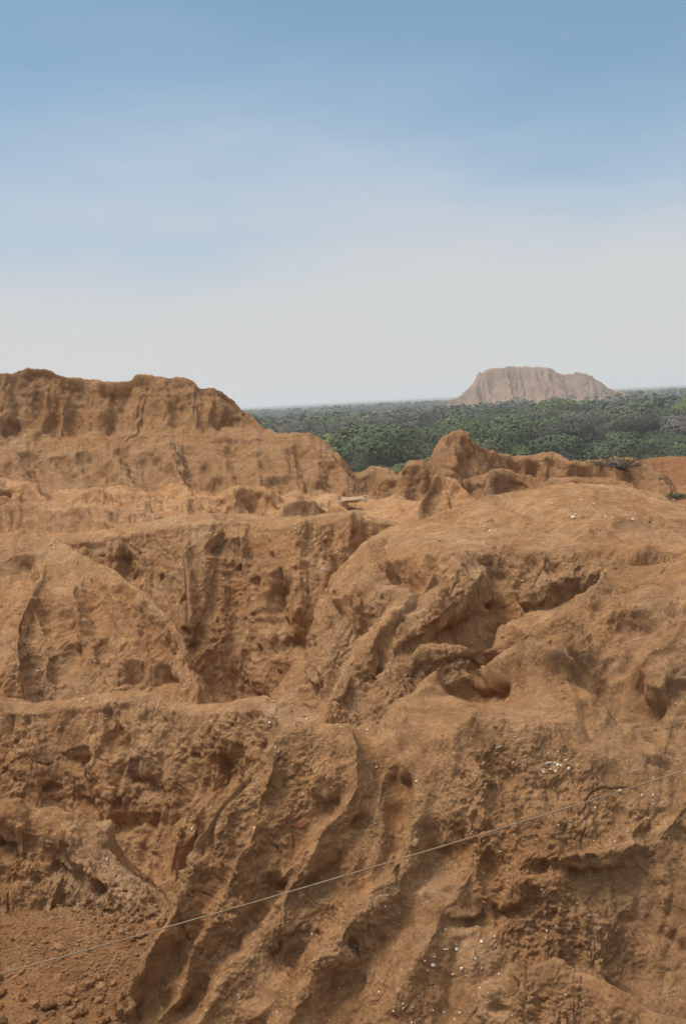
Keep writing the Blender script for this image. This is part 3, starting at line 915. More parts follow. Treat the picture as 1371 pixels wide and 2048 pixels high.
hi2.data.materials.append(SOIL_TERR)
_q = quads[fc == 2][:, 0]
hi2.data.polygons.foreach_set('material_index', ((ID[_q] == 103) | ((ID[_q] == 0) & (X[_q] > 8))).astype(np.int32))

# visible-vertex map for laying things on the surface
px_, py_, w_ = project(X, Y, Z)
ix = np.round(px_ / 2).astype(int); iy = np.round(py_ / 2).astype(int)
ok = (ix >= 0) & (ix < 686) & (iy >= 0) & (iy < 1025)
vid = np.nonzero(ok)[0]
order = np.argsort(-w_[vid])
vid = vid[order]
zb = np.full((1025, 686), -1, np.int64)
zb[iy[vid], ix[vid]] = vid


def surf(px, py, rad=3):
    """nearest visible surface vertex at a photograph pixel"""
    cx_, cy_ = int(px / 2), int(py / 2)
    y0, y1, x0, x1 = max(0, cy_ - rad), min(1024, cy_ + rad + 1), max(0, cx_ - rad), min(685, cx_ + rad + 1)
    blk = zb[y0:y1, x0:x1].ravel()
    blk = blk[blk >= 0]
    if not len(blk):
        return None
    k = blk[np.argmin(w_[blk] * 0.3 + 0.01 * np.hypot(px_[blk] - px, py_[blk] - py))]
    return k


# ------------------------------------------------------------------ plain
Mg = MatB('plain_soil')
gcol = Mg.ramp(Mg.noise(0.02, 6, 0.6), [(0.35, (0.050, 0.058, 0.028)), (0.65, (0.105, 0.095, 0.058))])
Mg.color(gcol)
Mg.normal(Mg.bump(Mg.noise(0.5, 5, 0.6), 0.6, 0.8))
g = 12000.0
gn = 60
gxs = np.linspace(-g, g, gn); gxx, gyy = np.meshgrid(gxs, gxs, indexing='ij')
gi = np.arange(gn * gn).reshape(gn, gn)
gq = np.stack([gi[:-1, :-1], gi[1:, :-1], gi[1:, 1:], gi[:-1, 1:]], -1).reshape(-1, 4)
tag(mesh_from('ground', np.stack([gxx.ravel(), gyy.ravel() + 5000, np.zeros(gn * gn)], -1), gq, Mg.m), 'flat lowland floor under the forest', 'ground', kind='structure')
# ------------------------------------------------------------------ far flat-topped mound standing in the forest
MC = world_pts([(884, 815, 1150), (908, 798, 1150), (932, 781, 1150), (948, 762, 1150), (960, 744, 1150), (975, 738, 1150), (1000, 735, 1150), (1050, 733, 1150), (1085, 735, 1150), (1110, 742, 1150), (1130, 750, 1150), (1155, 745, 1150), (1178, 751, 1150),
                (1198, 764, 1150), (1225, 781, 1150), (1260, 790, 1150), (1300, 799, 1150), (1335, 808, 1150), (1370, 816, 1150)])
MT = world_pts([(1120, 804, 1100), (1160, 798, 1100), (1210, 796, 1100), (1270, 799, 1104), (1320, 804, 1106)])
MPF = np.array(((0, 0), (2, 0.6), (5, 5), (12, 13), (26, 25), (40, 33), (64, 40), (95, 45), (130, 51), (400, 80)))
MTF = np.array(((0, 0), (6, 1.0), (16, 5), (40, 14), (400, 80)))


def mound_h(x, y):
    x = x.astype(np.float64); y = y.astype(np.float64)
    z0 = np.zeros_like(x)
    x2 = x + perlin3(x / 14, y / 14, z0) * 3.0; y2 = y + perlin3(x / 14, y / 14, z0 + 9) * 3.0
    d, cx, cy, cz, s_ = near_seg(x2, y2, MC)
    ang = np.arctan2(y2 - cy, x2 - cx)
    u = cx + np.cos(ang) * 14 * 1.0; v = cy + np.sin(ang) * 14
    f1 = perlin3(u / 17, v / 17, d * 0.004)
    f2 = perlin3(u / 7.5, v / 7.5, d * 0.012)
    f3 = perlin3(u / 3.4, v / 3.4, d * 0.03)
    am = np.clip(d / 12, 0, 1) * np.clip(1.5 - d / 60, 0.25, 1) * (0.75 + perlin3(cx / 28, cy / 28, z0 + 3) * 1.2)
    h = cz - np.interp(d, MPF[:, 0], MPF[:, 1]) + am * (f1 * 7.0 - np.abs(f2) * 14.0 + 3.0 - np.abs(f3) * 8.5 + 1.4)
    h += perlin3(x / 6, y / 6, z0) * 1.6 + perlin3(x / 2.4, y / 2.4, z0) * 1.0
    d, cx, cy, cz, s_ = near_seg(x2, y2, MT)
    h2 = cz - np.interp(d, MTF[:, 0], MTF[:, 1]) - np.abs(perlin3(cx / 6, y2 / 30, z0 + 4)) * 3.0 * np.clip(d / 8, 0, 1)
    return smax(h, h2, 1.5)


pa = np.linspace(at(830, 800, 1150)[0], at(1400, 800, 1150)[0], 620)
pb = np.linspace(1040, 1250, 330)
mx_, my_ = np.meshgrid(pa, pb, indexing='ij')
mh = chunked(mound_h, mx_.ravel(), my_.ravel())
mi = np.arange(mx_.size).reshape(mx_.shape)
mq = np.stack([mi[:-1, :-1], mi[1:, :-1], mi[1:, 1:], mi[:-1, 1:]], -1).reshape(-1, 4)
mq = mq[(mh[mq] > -2.0).any(1)]
uq, inv = np.unique(mq, return_inverse=True)
Mm = MatB('mound_adobe')
mb_ = Mm.ramp(Mm.noise(0.035, 6, 0.6), [(0.32, (0.25, 0.142, 0.082)), (0.68, (0.375, 0.225, 0.137))])
mb_ = Mm.mix(0.5, mb_, Mm.ramp(Mm.noise(0.45, 5, 0.7), [(0.3, (0.62, 0.60, 0.58)), (0.7, (1.3, 1.3, 1.3))]), 'MULTIPLY')
Mm.color(mb_)
Mm.normal(Mm.bump(Mm.noise(0.35, 6, 0.7), 1.6, 1.0))
tag(mesh_from('hill', np.stack([mx_.ravel(), my_.ravel(), mh], -1)[uq], inv.reshape(-1, 4), Mm.m),
    'distant grey-brown fluted mound with a flat top rising from the forest', 'hill', kind='structure')

# ------------------------------------------------------------------ trees of the lowland forest
GREEN = [(0.088, 0.106, 0.044), (0.070, 0.086, 0.043), (0.116, 0.136, 0.048), (0.122, 0.108, 0.082), (0.064, 0.067, 0.046)]


def leaf_material(name, ci):
    M = MatB(name, 0.8)
    c = GREEN[ci]
    nz_ = M.noise(0.25, 4, 0.6)
    M.color(M.ramp(nz_, [(0.3, tuple(v * 0.82 for v in c)), (0.7, tuple(v * 1.2 for v in c))]))
    return M.m


LEAF = [leaf_material('leaves_' + n_, i) for i, n_ in enumerate(('green', 'deep_green', 'bright_green', 'grey_brown', 'dark'))]
Mb = MatB('bark', 0.9)
Mb.color(Mb.ramp(Mb.noise(5, 4, 0.6), [(0.3, (0.07, 0.055, 0.042)), (0.7, (0.16, 0.13, 0.10))]))
BARK = Mb.m


def crown_mesh(name, r, n, size, mat, seed, flat=0.35, bare=0.0):
    g_ = np.random.default_rng(seed)
    nl = 5
    lc = np.stack([g_.normal(0, r * 0.42, nl), g_.normal(0, r * 0.42, nl), r * 0.62 + g_.normal(0, r * 0.13, nl)], -1)
    lr = g_.uniform(0.46, 0.66, nl) * r
    k = g_.integers(0, nl, n)
    dirs = g_.normal(size=(n, 3)); dirs /= np.linalg.norm(dirs, axis=1)[:, None]
    dirs[:, 2] = np.where(dirs[:, 2] < -0.25, -dirs[:, 2], dirs[:, 2])
    rad = g_.uniform(0.88, 1.03, n)
    c = lc[k] + dirs * (lr[k] * rad)[:, None] * np.array([1, 1, flat + 0.15])
    nrm = dirs + g_.normal(0, 0.22, (n, 3)) + np.array([0, 0, 0.25])
    nrm /= np.linalg.norm(nrm, axis=1)[:, None]
    t = np.cross(nrm, g_.normal(size=(n, 3))); t /= np.linalg.norm(t, axis=1)[:, None]
    b_ = np.cross(nrm, t)
    s1 = g_.uniform(0.6, 1.3, n)[:, None] * size; s2 = g_.uniform(0.4, 0.9, n)[:, None] * size
    v = np.stack([c - t * s1, c - b_ * s2, c + t * s1 * 0.9, c + b_ * s2 * 1.1], 1).reshape(-1, 3)
    f = np.arange(n * 4).reshape(-1, 4)
    return v, f


def limb(a, b, r0, r1, seg=6):
    a = np.array(a, float); b = np.array(b, float)
    d_ = (b - a) / np.linalg.norm(b - a)
    u = np.cross(d_, [0.3, 0.9, 0.1]); u /= np.linalg.norm(u); w = np.cross(d_, u)
    an = np.linspace(0, 2 * math.pi, seg, endpoint=False)
    v = []
    for t_, r_ in ((0, r0), (0.5, (r0 + r1) / 2 * 0.95), (1, r1)):
        c = a + (b - a) * t_ + (u * 0.06 * np.linalg.norm(b - a) if t_ == 0.5 else 0)
        v += [c + r_ * (math.cos(q_) * u + math.sin(q_) * w) for q_ in an]
    f = []
    for k in range(2):
        for i in range(seg):
            f.append((k * seg + i, k * seg + (i + 1) % seg, (k + 1) * seg + (i + 1) % seg, (k + 1) * seg + i))
    return np.array(v), np.array(f)


def join(parts):
    vs, fs, o_ = [], [], 0
    for v, f in parts:
        vs.append(v); fs.append(f + o_); o_ += len(v)
    return np.concatenate(vs), np.concatenate(fs)


def trunk_parts(r, seed):
    g_ = random.Random(seed)
    ps = [limb((0, 0, -0.3), (0.1 * r, 0, 0.32 * r), 0.07 * r, 0.05 * r)]
    for i in range(6):
        a_ = i * 1.05 + g_.uniform(-0.3, 0.3)
        e_ = (0.1 * r + math.cos(a_) * r * g_.uniform(0.35, 0.6), math.sin(a_) * r * g_.uniform(0.35, 0.6), r * g_.uniform(0.55, 0.85))
        ps.append(limb((0.1 * r, 0, 0.30 * r), e_, 0.036 * r, 0.012 * r, 5))
        e2 = (e_[0] * 1.4, e_[1] * 1.4, e_[2] + 0.12 * r)
        ps.append(limb(e_, e2, 0.012 * r, 0.004 * r, 4))
    return join(ps)


# proto meshes, unit radius 1 scaled per tree
protos = []
for i in range(10):
    ci = (0, 1, 2, 3, 4, 0, 2, 1, 3, 4)[i]
    v, f = crown_mesh('crown', 1.0, 3600 if ci != 3 else 2600, 0.036, None, 100 + i)
    me = mesh_from('crown_proto', v, f, LEAF[ci], smooth=False)
    v2, f2 = trunk_parts(1.0, i)
    mt_ = mesh_from('trunk_proto', v2, f2, BARK)
    protos.append((me.data, mt_.data, ci))
    bpy.data.objects.remove(me); bpy.data.objects.remove(mt_)

# scatter in the lowland
top = np.full(1372, 2048.0)      # terrain skyline per photograph column
for cx_ in range(686):
    col = zb[:, cx_]
    k = np.nonzero(col >= 0)[0]
    if len(k):
        top[cx_ * 2:cx_ * 2 + 2] = k[0] * 2
g_ = np.random.default_rng(11)
pos = []
Yr = 195.0
while Yr < 1700:
    step = 8.2 * (1 + Yr / 3500)
    x0 = at(380, 800, Yr)[0]; x1 = at(1560, 800, Yr)[0]
    xs = np.arange(x0, x1, step * 1.0)
    for x_ in xs:
        pos.append((x_ + g_.uniform(-3.4, 3.4), Yr + g_.uniform(-3.4, 3.4)))
    Yr += step
pos = np.array(pos)
rad_ = np.where(g_.random(len(pos)) < 0.16, g_.uniform(8.5, 12.5, len(pos)), g_.uniform(3.6, 7.0, len(pos)))
rad_ = np.where((pos[:, 1] > 880) & (pos[:, 1] < 1150), np.minimum(rad_, 4.2), rad_)
rad_ *= 1 + 0.25 * perlin3(pos[:, 0] / 40, pos[:, 1] / 40, np.zeros(len(pos)))
inm = mound_h(pos[:, 0], pos[:, 1]) > 1.2
_qx, _qy, _qw = project(pos[:, 0], pos[:, 1], np.zeros(len(pos)))
keep = ~inm & ~((pos[:, 1] > 965) & (pos[:, 1] < 1150) & (_qx > 868) & (_qx < 1345 - (pos[:, 1] < 1040) * 260))
rad_ = np.where((pos[:, 1] > 780) & (pos[:, 1] < 1000), np.minimum(rad_, 4.6), rad_)
pos = pos[keep]; rad_ = rad_[keep]
tn = perlin3(pos[:, 0] / 30, pos[:, 1] / 45, np.full(len(pos), 5.0)) + g_.normal(0, 0.28, len(pos))
kind_ = np.digitize(tn, [-0.42, -0.12, 0.15, 0.42])       # 0 dark, 1 grey, 2 deep, 3 green, 4 bright
K2C = [4, 3, 1, 0, 2]
tpx, tpy, tw = project(pos[:, 0], pos[:, 1], rad_ * 1.1)
col_ = np.clip(tpx, 0, 1371).astype(int)
inframe = (tpx > -20) & (tpx < 1390)
visible = inframe & (tpy < top[col_] - 2)
near_ok = visible | (tpy < top[col_] + 70)
order = np.argsort(pos[:, 1])
TL = ['dark olive spreading tree in the nearest belt of the lowland forest', 'grey-brown half-bare tree in the nearest belt of the lowland forest', 'deep green spreading tree in the nearest belt of the lowland forest',
      'mid green spreading tree in the nearest belt of the lowland forest', 'bright yellow-green spreading tree in the nearest belt of the lowland forest']
TG = ['dark olive trees at the forest front', 'grey-brown trees at the forest front', 'deep green trees at the forest front', 'mid green trees at the forest front', 'bright green trees at the forest front']
byc = {}
for i, p_ in enumerate(protos):
    byc.setdefault(p_[2], []).append(p_)


def add_tree(x_, y_, z_, r_, ci, label, group=None, name='broadleaf_tree', cat='tree', rot=None, zs=1.0):
    pr = random.choice(byc[ci])
    e_ = bpy.data.objects.new(name, None)
    C.objects.link(e_)
    e_.empty_display_size = 0.5
    e_.location = (x_, y_, z_)
    e_.rotation_euler = (0, 0, random.uniform(0, 6.28) if rot is None else rot)
    e_.scale = (r_, r_ * random.uniform(0.85, 1.15), r_ * zs * random.uniform(0.8, 1.1))
    tag(e_, label, cat, group)
    for nm, me_ in (('trunk', pr[1]), ('crown', pr[0])):
        o_ = bpy.data.objects.new(nm, me_)
        C.objects.link(o_)
        o_.parent = e_
    return e_


nv = 0
stuff_idx = []
for i in order:
    if visible[i] and nv < 285:
        kd = kind_[i]
        zn = ['between the left hill and the pointed knoll', 'behind the pointed knoll', 'behind the low knolls under the distant mound', 'behind the low terrace at the far right'][int(np.digitize(tpx[i], [880, 985, 1190]))]
        sz = 'large' if rad_[i] > 6.3 else 'small'
        add_tree(pos[i, 0], pos[i, 1], 0, rad_[i], K2C[kd], sz + ' ' + TL[kd].split(' in the')[0] + ' in the forest ' + zn, sz + ' ' + TG[kd].split(' at the')[0] + ' ' + zn)
        nv += 1
    elif near_ok[i]:
        stuff_idx.append(i)
stuff_idx = np.array(stuff_idx)


def clump_forest(P, R_, tint, nq, qs, seed):
    """many crowns as one mesh of leaf clumps"""
    g2 = np.random.default_rng(seed)
    n = len(P)
    N_ = n * nq
    base = np.repeat(np.arange(n), nq)
    lobes = g2.normal(size=(n, 5, 2)) * 0.42
    lk = g2.integers(0, 5, N_)
    dirs = g2.normal(size=(N_, 3)); dirs /= np.linalg.norm(dirs, axis=1)[:, None]
    dirs[:, 2] = np.abs(dirs[:, 2])
    rr = g2.uniform(0.5, 1.0, N_) ** 0.5
    rb = R_[base]
    lo = lobes[base, lk]
    c = np.stack([P[base, 0] + (lo[:, 0] + dirs[:, 0] * rr * 0.52) * rb, P[base, 1] + (lo[:, 1] + dirs[:, 1] * rr * 0.52) * rb, (0.45 + dirs[:, 2] * rr * 0.55 + 0.10 * np.sin(lk * 2.1)) * rb], -1)
    nrm = dirs + g2.normal(0, 0.2, (N_, 3)); nrm /= np.linalg.norm(nrm, axis=1)[:, None]
    t = np.cross(nrm, g2.normal(size=(N_, 3))); t /= np.linalg.norm(t, axis=1)[:, None]
    b_ = np.cross(nrm, t)
    s1 = (g2.uniform(0.6, 1.3, N_) * qs * rb)[:, None]; s2 = (g2.uniform(0.4, 1.0, N_) * qs * rb)[:, None]
    v = np.stack([c - t * s1, c - b_ * s2, c + t * s1, c + b_ * s2], 1).reshape(-1, 3)
    return v, np.arange(N_ * 4).reshape(-1, 4), np.repeat(tint[base], 4)


# beyond 1.7 km the crowns are a pixel or two: bigger clumps out to the horizon
fp = []
Yr = 1700.0
while Yr < 11500:
    step = 5.0 * (Yr / 1700) ** 1.15
    x0 = at(400, 800, Yr)[0]; x1 = at(1540, 800, Yr)[0]
    for x_ in np.arange(x0, x1, step * 1.5):
        fp.append((x_ + g_.uniform(-.6, .6) * step, Yr + g_.uniform(-.5, .5) * step, 3.6 + 0.0009 * Yr * g_.uniform(0.5, 1.2)))
    Yr += step * 1.6
fp = np.array(fp)
PA = pos[stuff_idx]; RA = rad_[stuff_idx]; TA = kind_[stuff_idx].astype(float) / 4
da = PA[:, 1]
m1 = da < 620
chunks = [clump_forest(PA[m1], RA[m1], TA[m1], 260, 0.11, 1), clump_forest(PA[~m1], RA[~m1], TA[~m1], 90, 0.19, 2),
          clump_forest(fp[:, :2], fp[:, 2], g_.uniform(0, 1, len(fp)), 16, 0.42, 3)]
vs = np.concatenate([c[0] for c in chunks]); tt = np.concatenate([c[2] for c in chunks])
ff = np.arange(len(vs)).reshape(-1, 4)
Mf = MatB('forest_leaves', 0.85)
at_ = Mf.n('ShaderNodeAttribute', attribute_name='tint')
cf = Mf.ramp(at_.outputs['Fac'], [(0.0, GREEN[4]), (0.25, GREEN[3]), (0.5, GREEN[1]), (0.75, GREEN[0]), (1.0, GREEN[2])])
Mf.color(Mf.mix(0.7, cf, Mf.ramp(Mf.noise(0.08, 4, 0.6), [(0.3, 0.75), (0.7, 1.25)]), 'MULTIPLY'))
fo = mesh_from('forest', vs, ff, Mf.m, smooth=False)
a_ = fo.data.attributes.new('tint', 'FLOAT', 'POINT')
a_.data.foreach_set('value', tt.astype(np.float32))
tag(fo, 'hazy green and grey-brown dry forest stretching flat to the horizon', 'forest', kind='stuff')

# shrubs standing out on and around the far mound
MBUSH = [(1033, 800, 6, 4, 'dark shrub in the vertical cleft of the distant mound'), (1041, 812, 7, 1, 'dark green tree at the foot of the distant mound below its cleft'), (1092, 806, 8, 4, 'dark wide tree against the middle of the distant mound'),
         (1112, 800, 7, 4, 'dark tree just left of the tallest tree on the mound foot'), (1140, 803, 9, 1, 'tallest dark tree standing before the distant mound'), (1172, 801, 6, 1, 'small dark tree on the sandy foot of the mound'),
         (1232, 810, 8, 1, 'low wide tree below the pale sandy foot of the mound'), (1262, 812, 9, 4, 'dark rounded tree near the right end of the mound'), (1205, 813, 7, 0, 'green tree before the pale sandy foot of the mound')]
for (bx_, by_, r_, ci, lb) in MBUSH:
    Yb = np.linspace(1040, 1150, 200)
    D = ray(bx_, by_)
    hz_ = mound_h(D[0] * Yb, Yb)
    k = np.argmax(np.maximum(hz_, 0) > D[2] * Yb + EYE)
    add_tree(D[0] * Yb[k], Yb[k], max(0, hz_[k]) - 0.5, r_ * 0.62, ci, lb, zs=1.25 if r_ == 9 else 1.0)

# ------------------------------------------------------------------ shrubs on the ruin
def shrub(px, py, r_, ci, label, bare=False):
    k = surf(px, py, 4)
    x_, y_, z_ = V[k]
    e_ = bpy.data.objects.new('shrub', None); C.objects.link(e_)
    e_.location = (x_, y_, z_ - 0.03)
    tag(e_, label, 'shrub')
    g2 = random.Random(px)
    ps = []
    for i in range(46):
        a_ = g2.uniform(0, 6.28); ln = r_ * g2.uniform(0.6, 1.05); up = g2.uniform(0.18, 0.75)
        m_ = (math.cos(a_) * ln * 0.5, math.sin(a_) * ln * 0.5, ln * up * 0.55)
        e2 = (math.cos(a_ + g2.uniform(-.4, .4)) * ln, math.sin(a_ + g2.uniform(-.4, .4)) * ln, ln * up * g2.uniform(0.7, 1.0))
        ps.append(limb((0, 0, 0), m_, 0.016 * r_, 0.011 * r_, 4)); ps.append(limb(m_, e2, 0.011 * r_, 0.004 * r_, 4))
        for _ in range(3):
            e3 = tuple(e2[q_] + g2.uniform(-.22, .22) * r_ for q_ in range(3))
            ps.append(limb(m_, e3, 0.007 * r_, 0.003 * r_, 3))
    v, f = join(ps)
    v[:, 2] = np.maximum(v[:, 2], -0.02)
    mesh_from('branches', v, f, BARK, parent=e_)
    n = 260 if bare else 900
    v, f = crown_mesh('leaves', r_, n, r_ * 0.055, None, px)
    v[:, 2] = v[:, 2] * 0.62 - r_ * 0.12
    mesh_from('leaves', v, f, LEAF[ci], smooth=False, parent=e_)
    return e_


shrub(1240, 942, 1.25, 3, 'grey half-bare thorny shrub on the low terrace at the right', True)
shrub(1195, 930, 0.55, 1, 'small dark green shrub beside the larger grey shrub')
shrub(1352, 988, 0.5, 0, 'small green shrub at the right edge below the terrace')

# ------------------------------------------------------------------ loose clods, gravel, shells, sherds
def clod_mesh(seed, n=2, jag=0.28, flat=0.8):
    import bmesh
    bm = bmesh.new()
    bmesh.ops.create_icosphere(bm, subdivisions=n + 1, radius=1.0)
    g2 = np.random.default_rng(seed)
    pl = g2.normal(size=(9, 3)); pl /= np.linalg.norm(pl, axis=1)[:, None]
    cut = g2.uniform(0.55, 0.9, 9)
    o3 = g2.uniform(0, 50, 3)
    co = np.array([v.co[:] for v in bm.verts])
    for a_, c_ in zip(pl, cut):
        dd = co @ a_
        co -= np.clip(dd - c_, 0, None)[:, None] * a_ * 0.9
    nn = perlin3(co[:, 0] * 1.7 + o3[0], co[:, 1] * 1.7 + o3[1], co[:, 2] * 1.7 + o3[2]) * jag + perlin3(co[:, 0] * 5 + o3[0], co[:, 1] * 5, co[:, 2] * 5) * jag * 0.4
    co *= (1 + nn)[:, None]
    co[:, 2] *= flat
    f = np.array([[v.index for v in fc_.verts] for fc_ in bm.faces])
    bm.free()
    return co, f


CL = []
for i in range(7):
    co, f = clod_mesh(40 + i, 2, 0.3, 0.75)
    o_ = mesh_from('clod_proto', co, f, SOIL if i % 2 else SOIL_DARK)
    CL.append(o_.data)
    bpy.data.objects.remove(o_)


def place(name, data, k, r_, label, cat, group=None, sink=0.35, sc_=(1, 1, 1)):
    o_ = bpy.data.objects.new(name, data)
    C.objects.link(o_)
    n_ = N2[k]
    o_.location = (V[k] + n_ * r_ * (0.5 - sink)).tolist()
    q_ = mathutils.Vector(n_.tolist()).to_track_quat('Z', 'Y') @ mathutils.Quaternion((0, 0, 1), random.uniform(0, 6.28))
    o_.rotation_euler = q_.to_euler()
    o_.scale = tuple(r_ * s_ * random.uniform(0.75, 1.25) for s_ in sc_)
    return tag(o_, label, cat, group)


g3 = np.random.default_rng(21)
nclod = 0
for (cx_, cy_, sx, sy, n_, r0, r1, lab, grp) in [
        (250, 1842, 42, 26, 75, 0.020, 0.055, 'brown clod in the left rubble spill', 'clods in the rubble spill beneath the rope'),
        (190, 1808, 70, 10, 35, 0.012, 0.035, 'brown clod along the top rim of the rubble floor', 'clods along the top rim of the rubble floor'),
        (130, 1900, 90, 50, 45, 0.012, 0.035, 'brown clod scattered on the rubble floor', 'clods scattered on the rubble floor'),
        (150, 2010, 85, 32, 40, 0.035, 0.10, 'brown block in the rubble at the lower left corner', 'large blocks at the lower left corner')]:
    for _ in range(n_):
        k = surf(g3.normal(cx_, sx), g3.normal(cy_, sy))
        if k is None or px_[k] > 330 or V[k][1] < 7.5:
            continue
        rc = g3.uniform(r0, r1)
        side = ', above the rope line' if py_[k] < 1948 - 0.297 * px_[k] else ', below the rope line'
        sz = 'bigger ' if rc > (r0 + r1) / 2 else 'smaller '
        if 'corner' in lab:
            side = ', at the frame edge' if px_[k] < 110 else ', against the fluted slope'
        place('clod', CL[nclod % 7], k, rc, sz + lab + side, 'clod', sz + grp + side)
        nclod += 1

# gravel: one mesh of thousands of crumbs
tet = clod_mesh(3, 0, 0.25, 0.8)


def crumbs(name, ks, rs, mat, label, cat, flat=0.8):
    v0, f0 = tet
    n = len(ks)
    n_ = N2[ks]
    t = np.cross(n_, g3.normal(size=(n, 3))); t /= np.linalg.norm(t, axis=1)[:, None]
    b_ = np.cross(n_, t)
    rs = rs[:, None, None]
    asp = g3.uniform(0.6, 1.0, n)[:, None, None]
    v = V[ks][:, None, :] + rs * (v0[None, :, 0:1] * t[:, None] + v0[None, :, 1:2] * b_[:, None] * asp + (v0[None, :, 2:3] * flat + 0.25 * flat) * n_[:, None])
    f = (f0[None] + (np.arange(n) * len(v0))[:, None, None]).reshape(-1, 3)
    o_ = mesh_from(name, v.reshape(-1, 3), f, mat)
    return tag(o_, label, cat, kind='stuff')


ks = []
while len(ks) < 5200:
    if g3.random() < 0.55:
        k = surf(g3.normal(150, 95), g3.normal(1900, 75), 1)
    else:
        k = surf(g3.uniform(0, 1371), g3.uniform(1040, 2047), 1)
        if k is not None and (N2[k][2] < 0.45 or perlin3(V[k:k+1, 0] * 1.2, V[k:k+1, 1] * 1.2, V[k:k+1, 2])[0] < 0.0) and g3.random() < 0.85:
            continue
    if k is not None and N2[k][2] > 0.2:
        ks.append(k)
ks = np.array(ks)
crumbs('gravel', ks, np.exp(g3.normal(math.log(0.0075), 0.45, len(ks))) * np.clip(w_[ks] / 9, 1, 2.2), SOIL, 'brown earth crumbs and grit scattered over the ridges', 'gravel')

Ms = MatB('shell', 0.6)
Ms.color(Ms.ramp(Ms.noise(9, 2, 0.5), [(0.35, (0.46, 0.36, 0.25)), (0.6, (0.72, 0.64, 0.52))]))
SHELL = Ms.m
SHM = []
for i in range(4):
    g4 = np.random.default_rng(i + 60)
    nr_, na_ = 3, 9
    v = [(0, 0, 0.35)]
    rr_ = g4.uniform(0.6, 1.1, na_)
    for a in range(1, nr_ + 1):
        for b_ in range(na_):
            an = b_ / na_ * 2 * math.pi
            q_ = a / nr_ * rr_[b_]
            v.append((math.cos(an) * q_, math.sin(an) * q_ * 0.75, 0.35 * (1 - (a / nr_) ** 2)))
    top_n = len(v)
    v += [(x_, y_, z_ - 0.12) for x_, y_, z_ in v]
    f = []
    for sgn, o0 in ((1, 0), (-1, top_n)):
        for b_ in range(na_):
            f.append((o0, o0 + 1 + b_, o0 + 1 + (b_ + 1) % na_)[::sgn])
            for a in range(nr_ - 1):
                p0 = o0 + 1 + a * na_ + b_; p1 = o0 + 1 + a * na_ + (b_ + 1) % na_
                f.append((p0, p0 + na_, p1 + na_)[::sgn]); f.append((p0, p1 + na_, p1)[::sgn])
    o0 = 1 + (nr_ - 1) * na_
    for b_ in range(na_):
        p0 = o0 + b_; p1 = o0 + (b_ + 1) % na_
        f.append((p0, p0 + top_n, p1 + top_n)); f.append((p0, p1 + top_n, p1))
    o_ = mesh_from('shell_proto', np.array(v), np.array(f), SHELL)
    SHM.append(o_.data)
    bpy.data.objects.remove(o_)

SH = [  # px, py, spread x, spread y, count, metres, where
    (1105, 1532, 12, 10, 16, 0.014, 'in the white crumb cluster on the right slope above the rope'), (1108, 1503, 18, 5, 10, 0.010, 'in the white crumb cluster on the right slope above the rope'),
    (1010, 1500, 70, 35, 14, 0.008, 'on the bulging brow of the foreground slope'), (1290, 1600, 50, 60, 20, 0.009, 'on the right slope around the rope'),
    (1180, 1680, 60, 30, 20, 0.009, 'on the right slope just below the rope'), (900, 1930, 70, 50, 22, 0.012, 'near the bottom of the foreground slope'), (880, 2010, 60, 25, 12, 0.012, 'near the bottom of the foreground slope'),
    (700, 1800, 130, 110, 22, 0.008, 'on the fluted flank of the foreground slope'), (660, 1560, 90, 60, 14, 0.010, 'on the upper part of the fluted flank'),
    (1100, 1850, 130, 80, 16, 0.009, 'on the lower right slope'), (300, 1412, 220, 10, 26, 0.014, 'along the crest of the left wall'), (60, 1440, 70, 40, 10, 0.012, 'along the crest of the left wall'),
    (240, 1650, 100, 70, 12, 0.010, 'on the face of the left wall'), (120, 1180, 60, 90, 14, 0.018, 'on the left spur above the wall'), (490, 1062, 180, 14, 18, 0.022, 'along the long crest behind the gorge'),
    (560, 1370, 30, 40, 12, 0.015, 'in the gorge behind the left wall'), (690, 1300, 60, 90, 14, 0.015, 'on the spur right of the gorge'), (1130, 1020, 130, 25, 26, 0.026, 'on the broad light hilltop at the right'), (740, 1460, 40, 6, 8, 0.012, 'on the saddle beside the reddish sherd')]
for (cx_, cy_, sx, sy, n_, r_, where) in SH:
    for _ in range(n_):
        k = surf(g3.normal(cx_, sx), g3.normal(cy_, sy), 2)
        if k is None:
            continue
        place('shell_fragment', SHM[g3.integers(0, 4)], k, r_ * math.exp(g3.normal(0, 0.3)), 'small white shell fragment ' + where, 'shell fragment', 'white shell fragments ' + where, sink=0.15)
for (cx_, cy_, r_, lab) in [(1238, 1583, 0.023, 'largest white shell fragment, just below the rope at the right'), (1151, 1808, 0.018, 'single bright shell fragment on the bare lower right slope'), (865, 1929, 0.022, 'bright oval shell fragment low on the foreground slope'), (923, 1936, 0.02, 'bright shell fragment right of the oval one low on the slope'),
                            (385, 1660, 0.03, 'white shell fragment on the left edge of the foreground flank'), (698, 1628, 0.018, 'white shell fragment at the top of a small rib')]:
    k = surf(cx_, cy_, 2)
    if k is not None:
        place('shell_fragment', SHM[0], k, r_, lab, 'shell fragment', sink=0.05)
ks = []
while len(ks) < 2600:
    k = surf(g3.uniform(0, 1371), g3.uniform(960, 2047), 1)
    if k is None or N2[k][2] < 0.1 or Y[k] > 45:
        continue
    if perlin3(V[k:k+1, 0] * 0.9 + 40, V[k:k+1, 1] * 0.9, V[k:k+1, 2] * 0.9)[0] + g3.normal(0, 0.25) < 0.12:
        continue
    ks.append(k)
ks = np.array(ks)
crumbs('shell_crumbs', ks, np.exp(g3.normal(math.log(0.0042), 0.4, len(ks))) * np.clip(w_[ks] / 9, 1, 3), SHELL, 'tiny pale shell crumbs sprinkled over the brown earth', 'shell crumbs', 0.5)

